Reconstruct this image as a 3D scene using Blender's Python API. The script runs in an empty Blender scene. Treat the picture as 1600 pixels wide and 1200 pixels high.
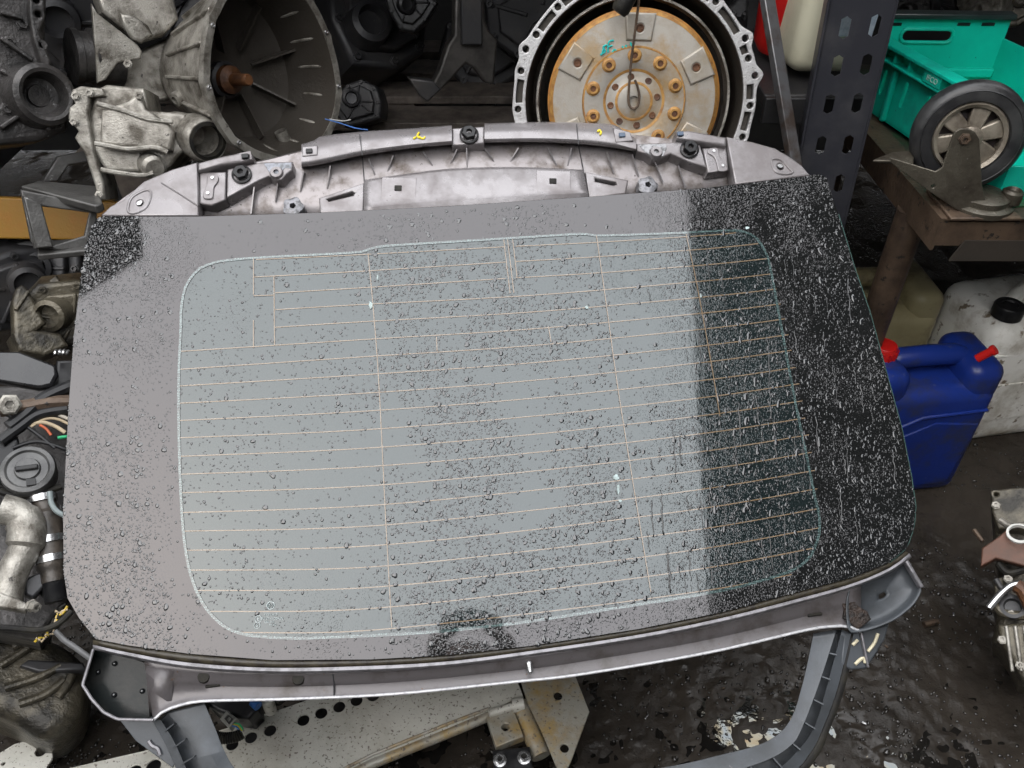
import bpy, bmesh, math, random
from mathutils import Vector as V, Matrix
from math import sin, cos, pi, radians, tan, sqrt
random.seed(7)
S = bpy.context.scene
COL = S.collection
# ------------------------------------------------------------------ camera
FPX = 1290.0; PITCH = radians(40)
CAM = V((0, 0, 1.5))
cd = bpy.data.cameras.new('camera'); cam = bpy.data.objects.new('camera', cd); COL.objects.link(cam)
cam.location = CAM; cam.rotation_euler = (pi/2 - PITCH, 0, 0)
cd.sensor_width = 36; cd.lens = FPX/1600*36; cd.clip_end = 500; cd.clip_start = 0.02
S.camera = cam
# ------------------------------------------------------------------ sky and sun (overcast, raining)
SUN_EL, SUN_AZ = radians(50), radians(215)
w = bpy.data.worlds.new('World'); S.world = w; w.use_nodes = True
nt = w.node_tree; nt.nodes.clear()
o_ = nt.nodes.new('ShaderNodeOutputWorld'); b_ = nt.nodes.new('ShaderNodeBackground')
sk = nt.nodes.new('ShaderNodeTexSky'); sk.sky_type = 'NISHITA'; sk.sun_disc = False
sk.sun_elevation = SUN_EL; sk.sun_rotation = SUN_AZ; sk.dust_density = 6; sk.air_density = 1.5
mx = nt.nodes.new('ShaderNodeMixRGB'); mx.inputs['Fac'].default_value = 0.93
mx.inputs['Color2'].default_value = (9.4, 9.55, 9.9, 1)      # even cloud layer over the blue
nt.links.new(sk.outputs[0], mx.inputs['Color1']); nt.links.new(mx.outputs[0], b_.inputs['Color'])
b_.inputs['Strength'].default_value = 0.1; nt.links.new(b_.outputs[0], o_.inputs['Surface'])
sd = bpy.data.lights.new('sun', 'SUN'); sd.energy = 0.5; sd.angle = radians(170); sd.color = (1, .97, .93)
so = bpy.data.objects.new('sun', sd); COL.objects.link(so)
so.rotation_euler = (pi/2 - SUN_EL, 0, radians(180) - SUN_AZ + 0)
S.view_settings.view_transform = 'Standard'; S.view_settings.look = 'None'
S.view_settings.gamma = 1; S.view_settings.use_curve_mapping = False
S.view_settings.exposure = 2.05
S.render.engine = 'CYCLES'
S.cycles.max_bounces = 6; S.cycles.transparent_max_bounces = 12

# ------------------------------------------------------------------ geometry helpers
FW = V((0, cos(PITCH), -sin(PITCH))); UP = V((0, sin(PITCH), cos(PITCH))); XX = V((1, 0, 0))
def ray(x, y): return FW + XX*((x-800)/FPX) - UP*((y-600)/FPX)
def pt(x, y, d): return CAM + ray(x, y)*d
def gz(x, y, z=0.0):
    r = ray(x, y); return CAM + r*((z-CAM.z)/r.z)

class Fr:
    """a frame with origin o and axes x y z; px() drops an image ray on the plane z=h"""
    def __init__(s, o, z, xh=XX):
        s.o = V(o); s.z = V(z).normalized(); xh = V(xh)
        s.x = (xh - s.z*xh.dot(s.z)).normalized(); s.y = s.z.cross(s.x)
    def p(s, a, b, c=0.0): return s.o + s.x*a + s.y*b + s.z*c
    def px(s, x, y, h=0.0):
        r = ray(x, y); q = s.o + s.z*h
        return CAM + r*((q-CAM).dot(s.z)/r.dot(s.z))
    def uv(s, x, y, h=0.0):
        q = s.px(x, y, h) - s.o; return (q.dot(s.x), q.dot(s.y))
    def mat(s):
        m = Matrix.Identity(4)
        for i in range(3):
            m[i][0] = s.x[i]; m[i][1] = s.y[i]; m[i][2] = s.z[i]; m[i][3] = s.o[i]
        return m
def facing(x, y, d, yaw=0, tilt=0):
    """frame at a point whose z axis looks roughly back to the viewer's side, turned by yaw / tilt (degrees)"""
    o = pt(x, y, d); z = -ray(x, y).normalized()
    z = Matrix.Rotation(radians(yaw), 3, 'Z') @ z
    ax = z.cross(V((0, 0, 1))).normalized()
    z = Matrix.Rotation(radians(tilt), 3, ax) @ z
    return Fr(o, z)

def sm(pts, n=40, closed=False):
    """Catmull-Rom through 2d/3d points, resampled evenly"""
    P = [V(p) if len(p) == 3 else V((p[0], p[1], 0)) for p in pts]
    L = len(P); out = []
    segs = L if closed else L-1
    for i in range(segs):
        if closed: a, b, c, d = P[i-1], P[i], P[(i+1) % L], P[(i+2) % L]
        else: a, b, c, d = P[max(i-1, 0)], P[i], P[i+1], P[min(i+2, L-1)]
        for k in range(10):
            t = k/10
            out.append(0.5*((2*b)+(c-a)*t+(2*a-5*b+4*c-d)*t*t+(3*b-a-3*c+d)*t**3))
    out.append(P[0] if closed else P[-1])
    return resample(out, n)
def resample(P, n):
    P = [V(p) if len(p) == 3 else V((p[0], p[1], 0)) for p in P]
    acc = [0]
    for a, b in zip(P, P[1:]): acc.append(acc[-1]+(b-a).length)
    tot = acc[-1]; res = []; j = 0
    for i in range(n):
        t = tot*i/(n-1)
        while j < len(P)-2 and acc[j+1] < t: j += 1
        d = acc[j+1]-acc[j]
        res.append(P[j].lerp(P[j+1], 0 if d == 0 else (t-acc[j])/d))
    return res

def s2(*a, **k): return [(q.x, q.y) for q in sm(*a, **k)]
def r2(*a): return [(q.x, q.y) for q in resample(*a)]

class MB:
    def __init__(s): s.v = []; s.f = []
    def add(s, vs, fs):
        k = len(s.v); s.v += [tuple(q) for q in vs]; s.f += [tuple(i+k for i in f) for f in fs]; return s
    def box(s, c, sx, sy, sz, fr=None):
        c = V(c); ax = (fr.x, fr.y, fr.z) if fr else (V((1,0,0)), V((0,1,0)), V((0,0,1)))
        vs = [c+ax[0]*(i*sx/2)+ax[1]*(j*sy/2)+ax[2]*(k*sz/2) for i in (-1,1) for j in (-1,1) for k in (-1,1)]
        return s.add(vs, [(0,1,3,2),(4,6,7,5),(0,4,5,1),(2,3,7,6),(0,2,6,4),(1,5,7,3)])
    def bar(s, a, b, wx, wy, up=V((0,0,1))):
        a, b = V(a), V(b); d = (b-a)
        z = d.normalized(); u = V(up)
        if abs(z.dot(u)) > .98: u = V((1,0,0))
        f = Fr((a+b)/2, z, z.cross(u)); return s.box((a+b)/2, wx, wy, d.length, f)
    def loft(s, rows, closed=False):
        n = len(rows[0]); vs = [q for r in rows for q in r]; fs = []
        for i in range(len(rows)-1):
            for j in range(n if closed else n-1):
                k = (j+1) % n
                fs.append((i*n+j, i*n+k, (i+1)*n+k, (i+1)*n+j))
        return s.add(vs, fs)
    def tube(s, pts, r, seg=10, caps=True):
        P = [V(p) for p in pts]; rows = []; u = None
        for i, p in enumerate(P):
            t = (P[min(i+1, len(P)-1)]-P[max(i-1, 0)]).normalized()
            if u is None:
                u = t.cross(V((0,0,1)));
                if u.length < .05: u = t.cross(V((1,0,0)))
            u = (u - t*u.dot(t)).normalized(); vv = t.cross(u)
            rr = r[i] if isinstance(r, (list, tuple)) else r
            rows.append([p+(u*cos(2*pi*k/seg)+vv*sin(2*pi*k/seg))*rr for k in range(seg)])
        k0 = len(s.v); s.loft(rows, True)
        if caps:
            s.f.append(tuple(k0+i for i in range(seg))[::-1]); e = k0+(len(P)-1)*seg
            s.f.append(tuple(e+i for i in range(seg)))
        return s
    def lathe(s, fr, prof, seg=40, a0=0, a1=2*pi, wob=None):
        full = abs(a1-a0-2*pi) < 1e-6; m = seg if full else seg+1
        rows = []
        for r, z in prof:
            row = []
            for k in range(m):
                a = a0+(a1-a0)*k/seg; q = r*(wob(a, z) if wob else 1)
                row.append(fr.p(q*cos(a), q*sin(a), z))
            rows.append(row)
        return s.loft(rows, full)
    def cyl(s, fr, r, z0, z1, seg=16, c=(0, 0), r1=None):
        r1 = r if r1 is None else r1
        f = Fr(fr.p(c[0], c[1], 0), fr.z, fr.x)
        return s.lathe(f, [(0, z0), (r, z0), (r1, z1), (0, z1)], seg)
    def prism(s, poly, vec):
        n = len(poly); vec = V(vec); P = [V(q) for q in poly]
        return s.add(P+[q+vec for q in P], [tuple(range(n))[::-1], tuple(range(n, 2*n))]+[(i, (i+1) % n, n+(i+1) % n, n+i) for i in range(n)])
    def mesh(s, name='m'):
        me = bpy.data.meshes.new(name); me.from_pydata(s.v, [], s.f)
        bm = bmesh.new(); bm.from_mesh(me)
        bmesh.ops.remove_doubles(bm, verts=bm.verts, dist=1e-6)
        bmesh.ops.recalc_face_normals(bm, faces=bm.faces); bm.to_mesh(me); bm.free()
        return me

def curve_mesh(splines, t, bevel=0.0, res=2):
    cu = bpy.data.curves.new('c', 'CURVE'); cu.dimensions = '2D'; cu.fill_mode = 'BOTH'
    cu.extrude = max(t/2-bevel, 1e-5); cu.bevel_depth = bevel; cu.bevel_resolution = res; cu.offset = -bevel
    for sp in splines:
        q = cu.splines.new('POLY'); q.points.add(len(sp)-1); q.use_cyclic_u = True
        for i, (a, b) in enumerate(sp): q.points[i].co = (a, b, 0, 1)
    ob = bpy.data.objects.new('c', cu); COL.objects.link(ob)
    dg = bpy.context.evaluated_depsgraph_get()
    me = bpy.data.meshes.new_from_object(ob.evaluated_get(dg))
    bpy.data.objects.remove(ob); bpy.data.curves.remove(cu)
    return me
def circ(c, r, n=18, ry=None): return [(c[0]+r*cos(2*pi*k/n), c[1]+(ry or r)*sin(2*pi*k/n)) for k in range(n)]
def plate_uv(fr, outline, top, t, holes=(), bevel=0.0, res=2):
    """solid plate in the frame's plane: outline and holes are 2d lists in metres; its top face is at height top"""
    me = curve_mesh([outline]+list(holes), t, bevel, res)
    me.transform(fr.mat() @ Matrix.Translation((0, 0, top-t/2))); return me
def plate(fr, pxs, top, t, holes=(), bevel=0.0, res=2, smooth=0):
    P = [tuple(q)[:2] for q in (sm(pxs, smooth, True)[:-1] if smooth else pxs)]
    ol = [fr.uv(x, y, top) for x, y in P]; hs = []
    for h in holes:
        if isinstance(h[0], (int, float)):
            c = fr.uv(h[0], h[1], top); e = fr.uv(h[0]+h[2], h[1], top); hs.append(circ(c, (V(e)-V(c)).length))
        else: hs.append([fr.uv(x, y, top) for x, y in h])
    return plate_uv(fr, ol, top, t, hs, bevel, res)
def text_mesh(fr, txt, size, a, b, top, t=.0006, rot=0):
    cu = bpy.data.curves.new('t', 'FONT'); cu.body = txt; cu.size = size; cu.extrude = t/2
    cu.align_x = 'CENTER'; cu.align_y = 'CENTER'; cu.resolution_u = 3
    ob = bpy.data.objects.new('t', cu); COL.objects.link(ob)
    dg = bpy.context.evaluated_depsgraph_get(); me = bpy.data.meshes.new_from_object(ob.evaluated_get(dg))
    bpy.data.objects.remove(ob); bpy.data.curves.remove(cu)
    me.transform(fr.mat() @ Matrix.Translation((a, b, top)) @ Matrix.Rotation(rot, 4, 'Z')); return me
def join(*ms):
    bm = bmesh.new()
    for m in ms:
        if isinstance(m, MB): m = m.mesh()
        bm.from_mesh(m)
    me = bpy.data.meshes.new('j'); bm.to_mesh(me); bm.free(); return me

def thing(name, label, cat, loc=(0, 0, 0), group=None):
    o = bpy.data.objects.new(name, None); COL.objects.link(o); o.location = loc; o.empty_display_size = .05
    o['label'] = label; o['category'] = cat
    if group: o['group'] = group
    return o
def part(root, name, me, mat, bevel=0.0, smooth=35, solid=0.0, label=None, seg=2):
    if isinstance(me, MB): me = me.mesh(name)
    me.materials.clear(); me.materials.append(mat)
    if smooth:
        me.polygons.foreach_set('use_smooth', [True]*len(me.polygons)); me.set_sharp_from_angle(angle=radians(smooth))
    o = bpy.data.objects.new(name, me); COL.objects.link(o)
    if root:
        o.parent = root; top = root
        while top.parent: top = top.parent
        if root is top: o.matrix_parent_inverse = Matrix.Translation(-V(top.location))
    if solid:
        m = o.modifiers.new('s', 'SOLIDIFY'); m.thickness = solid; m.offset = 0
    if bevel:
        m = o.modifiers.new('b', 'BEVEL'); m.width = bevel; m.segments = seg; m.limit_method = 'ANGLE'; m.angle_limit = radians(40)
        m.harden_normals = False
    if label: o['label'] = label
    return o
def single(name, me, mat, label, cat, group=None, **k):
    o = part(None, name, me, mat, **k); o['label'] = label; o['category'] = cat
    if group: o['group'] = group
    return o

# ------------------------------------------------------------------ materials
def nodes(name):
    m = bpy.data.materials.new(name); m.use_nodes = True; t = m.node_tree
    return m, t, t.nodes['Principled BSDF']
def N(t, typ, **k):
    n = t.nodes.new(typ)
    for a, b in k.items():
        if a in n.inputs: n.inputs[a].default_value = b
        else: setattr(n, a, b)
    return n
def ramp(t, src, a, b, ca=(0,0,0,1), cb=(1,1,1,1)):
    r = N(t, 'ShaderNodeValToRGB'); r.color_ramp.elements[0].position = a; r.color_ramp.elements[1].position = b
    r.color_ramp.elements[0].color = ca; r.color_ramp.elements[1].color = cb
    t.links.new(src, r.inputs[0]); return r
def c4(c): return (c[0], c[1], c[2], 1)
def M(name, col, rough=.5, metal=0.0, col2=None, scale=18, lo=.45, hi=.62, bump=.15, bscale=160, rough2=None, spec=.5,
      speck=None, speck_s=300, speck_t=.62, coat=0.0, col3=None, scale3=5):
    m, t, b = nodes(name); tc = N(t, 'ShaderNodeTexCoord').outputs['Object']
    b.inputs['Metallic'].default_value = metal; b.inputs['Specular IOR Level'].default_value = spec
    b.inputs['Coat Weight'].default_value = coat; b.inputs['Coat Roughness'].default_value = .12
    n1 = N(t, 'ShaderNodeTexNoise', Scale=scale, Detail=8, Roughness=.65); t.links.new(tc, n1.inputs['Vector'])
    col2 = col2 or tuple(c*.7 for c in col)
    r1 = ramp(t, n1.outputs['Fac'], lo, hi, c4(col), c4(col2)); cur = r1.outputs['Color']
    if col3:
        n3 = N(t, 'ShaderNodeTexNoise', Scale=scale3, Detail=6, Roughness=.7); t.links.new(tc, n3.inputs['Vector'])
        r3 = ramp(t, n3.outputs['Fac'], .5, .68); x = N(t, 'ShaderNodeMixRGB'); x.inputs['Color2'].default_value = c4(col3)
        t.links.new(r3.outputs['Color'], x.inputs['Fac']); t.links.new(cur, x.inputs['Color1']); cur = x.outputs['Color']
    if speck:
        n2 = N(t, 'ShaderNodeTexNoise', Scale=speck_s, Detail=3, Roughness=.6); t.links.new(tc, n2.inputs['Vector'])
        r2 = ramp(t, n2.outputs['Fac'], speck_t, speck_t+.06); x = N(t, 'ShaderNodeMixRGB'); x.inputs['Color2'].default_value = c4(speck)
        t.links.new(r2.outputs['Color'], x.inputs['Fac']); t.links.new(cur, x.inputs['Color1']); cur = x.outputs['Color']
    t.links.new(cur, b.inputs['Base Color'])
    rr = N(t, 'ShaderNodeMapRange'); rr.inputs['From Min'].default_value = lo; rr.inputs['From Max'].default_value = hi
    rr.inputs['To Min'].default_value = rough; rr.inputs['To Max'].default_value = rough2 if rough2 is not None else rough
    t.links.new(n1.outputs['Fac'], rr.inputs['Value']); t.links.new(rr.outputs[0], b.inputs['Roughness'])
    if bump:
        nb = N(t, 'ShaderNodeTexNoise', Scale=bscale, Detail=5, Roughness=.6); t.links.new(tc, nb.inputs['Vector'])
        bp = N(t, 'ShaderNodeBump', Strength=bump, Distance=.004); t.links.new(nb.outputs['Fac'], bp.inputs['Height'])
        t.links.new(bp.outputs['Normal'], b.inputs['Normal'])
    return m
silver = M('silver_paint', (.235, .222, .226), .25, .35, (.155, .14, .14), 12, bump=.05, rough2=.45, spec=.6, speck=(.09,.075,.065), speck_s=210, speck_t=.69)
silver_dirty = M('silver_paint_dirty', (.27, .248, .248), .34, .3, (.10, .078, .062), 26, .47, .70, .12, rough2=.6, speck=(.05, .04, .035), speck_s=170, speck_t=.66)
grey_paint = M('grey_paint', (.066, .073, .081), .34, .15, (.048, .052, .056), 14, bump=.08, spec=.35, speck=(.12,.12,.12), speck_s=160, speck_t=.7)
channel_paint = M('channel_paint', (.105, .096, .098), .3, .15, (.05, .041, .035), 24, .5, .72, .08, speck=(.09, .05, .03), speck_s=120, speck_t=.68)
pocket_black = M('pocket_black', (.014, .017, .017), .25, 0, (.025, .026, .025), 30, bump=.08, spec=.22)
lip_paint = M('lip_paint', (.21, .204, .215), .3, .3, (.12, .115, .12), 60, bump=.12)
edge_white = M('edge_bare', (.5, .5, .51), .35, .2, (.35, .35, .37), 120, .5, .62, .2)
rubber = M('rubber', (.012, .0115, .011), .5, 0, (.025, .023, .018), 40, bump=.2, spec=.15)
olive_gap = M('sealant_gap', (.05, .042, .026), .4, 0, (.025, .02, .015), 60, bump=.2)
black_pl = M('black_plastic', (.011, .011, .012), .28, 0, (.022, .022, .022), 25, bump=.08, rough2=.45, spec=.28)
gloss_black = M('glossy_black_plastic', (.012, .012, .013), .12, 0, (.02, .02, .02), 20, bump=.03)
cast = M('cast_aluminium', (.37, .35, .31), .3, .4, (.08, .07, .055), 24, .40, .64, .35, 330, .45, speck=(.05, .045, .04), speck_s=90, speck_t=.66)
cast_l = M('cast_aluminium_clean', (.32, .305, .27), .28, .45, (.08, .07, .056), 30, .42, .66, .35, 330, .42, speck=(.05,.045,.04), speck_s=110, speck_t=.66)
cast_b = M('cast_flange', (.45, .447, .445), .34, .4, (.26, .25, .245), 55, .5, .7, .35, 300, speck=(.2, .19, .18), speck_s=260, speck_t=.62)
cast_d = M('cast_dark', (.055, .051, .049), .3, .35, (.014, .0135, .013), 18, .42, .64, .4, 160, .5, speck=(.26, .26, .26), speck_s=70, speck_t=.69)  # pale specks in the colour stand in for wet glints
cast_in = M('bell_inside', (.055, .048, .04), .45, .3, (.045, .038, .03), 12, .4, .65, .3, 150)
cast_oil = M('oily_cast', (.105, .092, .066), .28, .35, (.02, .018, .014), 13, .42, .60, .6, 130, .4)
rust = M('rust', (.13, .052, .018), .5, .1, (.05, .022, .012), 40, .4, .65, .4, 200)
rust_rim = M('rust_rim', (.36, .16, .03), .62, .1, (.22, .1, .03), 60, .42, .68, .35, 260)
flywheel = M('flywheel_steel', (.36, .335, .295), .4, .4, (.26, .225, .17), 14, .45, .7, .15, 300, .5, col3=(.30, .20, .09), scale3=9)
rust_ring = M('rust_stain', (.4, .22, .06), .5, .2, (.22, .1, .03), 90, .4, .66, .2)
brown_steel = M('brown_steel', (.11, .075, .05), .5, .3, (.045, .03, .022), 14, .4, .65, .35, 120, speck=(.02, .018, .016), speck_s=60)
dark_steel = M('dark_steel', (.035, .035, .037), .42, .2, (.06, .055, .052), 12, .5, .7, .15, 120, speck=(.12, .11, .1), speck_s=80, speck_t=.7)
blue_steel = M('rack_paint', (.028, .029, .036), .4, .1, (.05, .05, .055), 9, .5, .7, .12, 140, speck=(.05, .09, .16), speck_s=35, speck_t=.72)
yellow = M('yellow_paint', (.27, .14, .016), .45, 0, (.3, .13, .015), 22, .5, .7, .15)
wood = M('dark_wood', (.16, .135, .115), .6, 0, (.07, .058, .05), 25, .4, .65, .5, 60)
zinc = M('zinc_plate', (.50, .49, .44), .42, .15, (.36, .35, .30), 10, .45, .68, .15, 200, .55, speck=(.15, .13, .11), speck_s=190, speck_t=.595, col3=(.38, .36, .31), scale3=7)
zinc_r = M('zinc_rusty', (.30, .29, .25), .45, .25, (.22, .17, .1), 20, .45, .68, .2, 200, .6, speck=(.12, .1, .08), speck_s=150, speck_t=.6, col3=(.32, .22, .08), scale3=18)
crate_m = M('turquoise_plastic', (.004, .52, .38), .32, 0, (.004, .42, .31), 8, .45, .7, .05, 200, spec=.45, col3=(.012, .25, .19), scale3=5, speck=(.02,.09,.07), speck_s=120, speck_t=.71)
tyre = M('tyre_rubber', (.016, .016, .017), .33, 0, (.032, .032, .032), 18, bump=.15, rough2=.5)
rim_m = M('caster_rim', (.32, .285, .23), .36, .4, (.10, .08, .06), 16, .42, .68, .25, 140)
fork_m = M('caster_fork', (.10, .09, .07), .26, .5, (.035, .028, .02), 16, .42, .62, .25, 200, .45, speck=(.2,.19,.17), speck_s=140, speck_t=.68)
blue_pl = M('blue_plastic', (.010, .030, .20), .3, 0, (.01, .025, .17), 9, .45, .7, .08, 120, .45, col3=(.03, .034, .055), scale3=8, speck=(.05,.07,.2), speck_s=45, speck_t=.68)
olive_pl = M('olive_plastic', (.34, .30, .17), .38, 0, (.25, .21, .11), 9, .45, .7, .08, 90, .5, col3=(.1, .08, .045), scale3=8)
white_pl = M('white_plastic', (.8, .79, .74), .38, 0, (.5, .48, .42), 8, .5, .72, .08, 90, .5, speck=(.2, .16, .11), speck_s=26, speck_t=.60, col3=(.4, .36, .29), scale3=9)
cream_pl = M('cream_plastic', (.62, .60, .46), .36, 0, (.5, .47, .35), 8, .5, .7, .05)
red_pl = M('red_plastic', (.48, .012, .01), .3, 0, (.4, .01, .01), 9, bump=.03)
green_paint = M('green_paint', (.02, .12, .05), .35, .1, (.06, .05, .03), 12, .5, .66, .2)
wire_tan = M('wire_tan', (.5, .4, .26), .5, 0, bump=0)
wire_green = M('wire_green', (.02, .4, .16), .5, 0, bump=0)
wire_blue = M('wire_blue', (.03, .13, .4), .5, 0, bump=0)
wire_orange = M('wire_orange', (.5, .1, .03), .5, 0, bump=0)
hose_m = M('hose_brown', (.075, .062, .05), .42, 0, (.03, .026, .022), 22, bump=.35, bscale=90)
chrome = M('bright_steel', (.6, .6, .6), .22, .9, (.4, .4, .4), 40, bump=.1)
paint_yel = M('yellow_marker', (.75, .6, .03), .6, 0, bump=.2)
paint_cyan = M('cyan_marker', (.0, .5, .48), .6, 0, bump=.2)
label_m = M('paper_label', (.5, .55, .62), .5, 0, (.3, .36, .45), 60, bump=0)
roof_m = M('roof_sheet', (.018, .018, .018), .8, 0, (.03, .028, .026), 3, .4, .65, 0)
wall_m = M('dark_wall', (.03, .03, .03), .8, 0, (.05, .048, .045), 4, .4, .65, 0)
white_dirt = M('bird_mess', (.26, .31, .30), .6, 0, (.4, .5, .5), 60, bump=.3)
heater_m = M('heater_print', (.22, .16, .105), .04, 0, (.18, .125, .075), 50, bump=0, spec=.9)
mark_m = M('etched_mark', (.28, .34, .34), .04, 0, (.12, .16, .16), 400, bump=0, spec=.9)

def glassmat(name, frit):
    m, t, b = nodes(name); tc = N(t, 'ShaderNodeTexCoord').outputs['Object']
    def math_(op, *a):
        n = N(t, 'ShaderNodeMath', operation=op)
        for i, q in enumerate(a):
            if isinstance(q, (int, float)): n.inputs[i].default_value = q
            else: t.links.new(q, n.inputs[i])
        return n.outputs[0]
    def noise(sc, vec=tc, **k):
        n = N(t, 'ShaderNodeTexNoise', Scale=sc, **k); t.links.new(vec, n.inputs['Vector']); return n.outputs['Fac']
    # fine beads of rain in patches
    v1 = N(t, 'ShaderNodeTexVoronoi', Scale=430); t.links.new(tc, v1.inputs['Vector'])
    dome = ramp(t, v1.outputs['Distance'], .10, .42, (1,1,1,1), (0,0,0,1)).outputs[0]
    msk = ramp(t, noise(9, Detail=5, Roughness=.65), .40, .62).outputs[0]
    fine = math_('MULTIPLY', dome, msk)
    # a running film of water on the side the rain blows onto
    sx = N(t, 'ShaderNodeSeparateXYZ'); t.links.new(tc, sx.inputs[0])
    edge = math_('ADD', sx.outputs['X'], math_('MULTIPLY', math_('SUBTRACT', noise(12, Detail=4), .5), .25))
    wet = N(t, 'ShaderNodeMapRange', interpolation_type='SMOOTHSTEP'); wet.inputs['From Min'].default_value = .23; wet.inputs['From Max'].default_value = .46
    t.links.new(edge, wet.inputs['Value'])
    mp = N(t, 'ShaderNodeMapping'); mp.inputs['Scale'].default_value = (1, .38, .38); t.links.new(tc, mp.inputs['Vector'])
    film = math_('MULTIPLY', math_('ADD', noise(95, mp.outputs[0], Detail=4, Roughness=.62, Distortion=.6), math_('MULTIPLY', dome, .22)), wet.outputs[0])
    hgt = math_('ADD', math_('ADD', fine, math_('MULTIPLY', noise(260, Detail=3), .06)), math_('MULTIPLY', film, 2.1))
    bp = N(t, 'ShaderNodeBump', Strength=.5, Distance=.00024); t.links.new(hgt, bp.inputs['Height'])
    if frit:
        b.inputs['Base Color'].default_value = (.009, .0095, .0095, 1)
        b.inputs['Roughness'].default_value = .03; b.inputs['IOR'].default_value = 1.68; b.inputs['Specular Tint'].default_value = (1, .965, .98, 1)
        t.links.new(bp.outputs['Normal'], b.inputs['Normal'])
        return m
    out = t.nodes['Material Output']
    g = N(t, 'ShaderNodeBsdfGlossy', Roughness=.025); g.inputs['Color'].default_value = (.82, .862, .865, 1); t.links.new(bp.outputs['Normal'], g.inputs['Normal'])
    tr = N(t, 'ShaderNodeBsdfTransparent'); tr.inputs['Color'].default_value = (.10, .12, .118, 1)
    df = N(t, 'ShaderNodeBsdfDiffuse'); df.inputs['Color'].default_value = (.034, .050, .052, 1)
    m1 = N(t, 'ShaderNodeMixShader'); m1.inputs[0].default_value = .3
    t.links.new(tr.outputs[0], m1.inputs[1]); t.links.new(df.outputs[0], m1.inputs[2])
    fr = N(t, 'ShaderNodeFresnel', IOR=1.84); t.links.new(bp.outputs['Normal'], fr.inputs['Normal'])
    m2 = N(t, 'ShaderNodeMixShader'); t.links.new(fr.outputs[0], m2.inputs[0]); t.links.new(m1.outputs[0], m2.inputs[1]); t.links.new(g.outputs[0], m2.inputs[2])
    t.links.new(m2.outputs[0], out.inputs['Surface']); t.nodes.remove(b)
    return m
frit_m = glassmat('ceramic_border_glass', True); pane_m = glassmat('tinted_glass', False)
def watermat():
    m, t, b = nodes('water_drop'); b.inputs['Base Color'].default_value = (.012, .013, .014, 1)
    b.inputs['Roughness'].default_value = .02; b.inputs['IOR'].default_value = 1.78; return m
water_m = watermat()
def dotmat():
    m, t, b = nodes('dotted_print'); tc = N(t, 'ShaderNodeTexCoord').outputs['Object']
    v = N(t, 'ShaderNodeTexVoronoi', Scale=420); v.inputs['Randomness'].default_value = .55; t.links.new(tc, v.inputs['Vector'])
    r = ramp(t, v.outputs['Distance'], .3, .5, (.13, .19, .185, 1), (.03, .045, .045, 1)); t.links.new(r.outputs[0], b.inputs['Base Color'])
    b.inputs['Roughness'].default_value = .04; b.inputs['IOR'].default_value = 1.82; return m
dot_m = dotmat()
def groundmat():
    m, t, b = nodes('wet_oily_ground'); tc = N(t, 'ShaderNodeTexCoord').outputs['Object']
    def noise(sc, **k):
        n = N(t, 'ShaderNodeTexNoise', Scale=sc, **k); t.links.new(tc, n.inputs['Vector']); return n.outputs['Fac']
    def math_(op, a, b_):
        n = N(t, 'ShaderNodeMath', operation=op)
        for i, q in enumerate((a, b_)):
            if isinstance(q, (int, float)): n.inputs[i].default_value = q
            else: t.links.new(q, n.inputs[i])
        return n.outputs[0]
    n1 = noise(3.2, Detail=9, Roughness=.62); n2 = noise(130, Detail=6, Roughness=.66); n3 = noise(5.5, Detail=6, Roughness=.6, Distortion=.8)
    cr = ramp(t, n1, .38, .64, (.026, .022, .018, 1), (.055, .046, .037, 1)); t.links.new(cr.outputs[0], b.inputs['Base Color'])
    pud = ramp(t, n3, .50, .60).outputs[0]                      # standing water
    ro = ramp(t, pud, 0, 1, (.18, .18, .18, 1), (.05, .05, .05, 1)); t.links.new(ro.outputs[0], b.inputs['Roughness'])
    vb = N(t, 'ShaderNodeTexVoronoi', Scale=75); t.links.new(tc, vb.inputs['Vector'])
    vr = ramp(t, vb.outputs['Distance'], .05, .45, (1,1,1,1), (0,0,0,1)).outputs[0]
    sp = ramp(t, noise(23, Detail=3), .54, .64).outputs[0]     # stones show through in places
    h = math_('ADD', math_('MULTIPLY', n2, .8), math_('MULTIPLY', math_('MULTIPLY', vr, sp), .5))
    h = math_('MULTIPLY', h, ramp(t, pud, 0, 1, (1, 1, 1, 1), (.3, .3, .3, 1)).outputs[0])
    bp = N(t, 'ShaderNodeBump', Strength=.45, Distance=.005); t.links.new(h, bp.inputs['Height']); t.links.new(bp.outputs[0], b.inputs['Normal'])
    b.inputs['IOR'].default_value = 1.34
    return m
ground_m = groundmat()

# ------------------------------------------------------------------ setting
def structure(name, me, mat, **k):
    o = part(None, name, me, mat, **k); o['kind'] = 'structure'; return o
mb = MB(); n_ = 60
structure('ground', MB().add([(-40,-40,-.014),(40,-40,-.014),(40,40,-.014),(-40,40,-.014)], [(0,1,2,3)]), ground_m, smooth=0)
from mathutils import noise as NZ
def yard():
    nx, ny = 470, 330; x0, x1, y0, y1 = -1.4, 1.9, .25, 2.3; vs = []; fs = []
    for j in range(ny):
        y = y0+(y1-y0)*(j/(ny-1))**1.25
        for i in range(nx):
            x = x0+(x1-x0)*i/(nx-1)
            h = .0030*NZ.noise(V((x*7, y*7, 1)))+.0022*NZ.noise(V((x*2.1, y*2.1, 4)))+.0058*NZ.noise(V((x*34, y*34, 2)))+.0036*NZ.noise(V((x*90, y*90, 7)))
            h += (y-.88)*.014+.001
            vs.append((x, y, max(-.012, min(h, .016))))
    for j in range(ny-1):
        for i in range(nx-1): a = j*nx+i; fs.append((a, a+1, a+nx+1, a+nx))
    me = bpy.data.meshes.new('yard'); me.from_pydata(vs, [], fs); return me
structure('yard_surface', yard(), ground_m, smooth=180)
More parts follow.
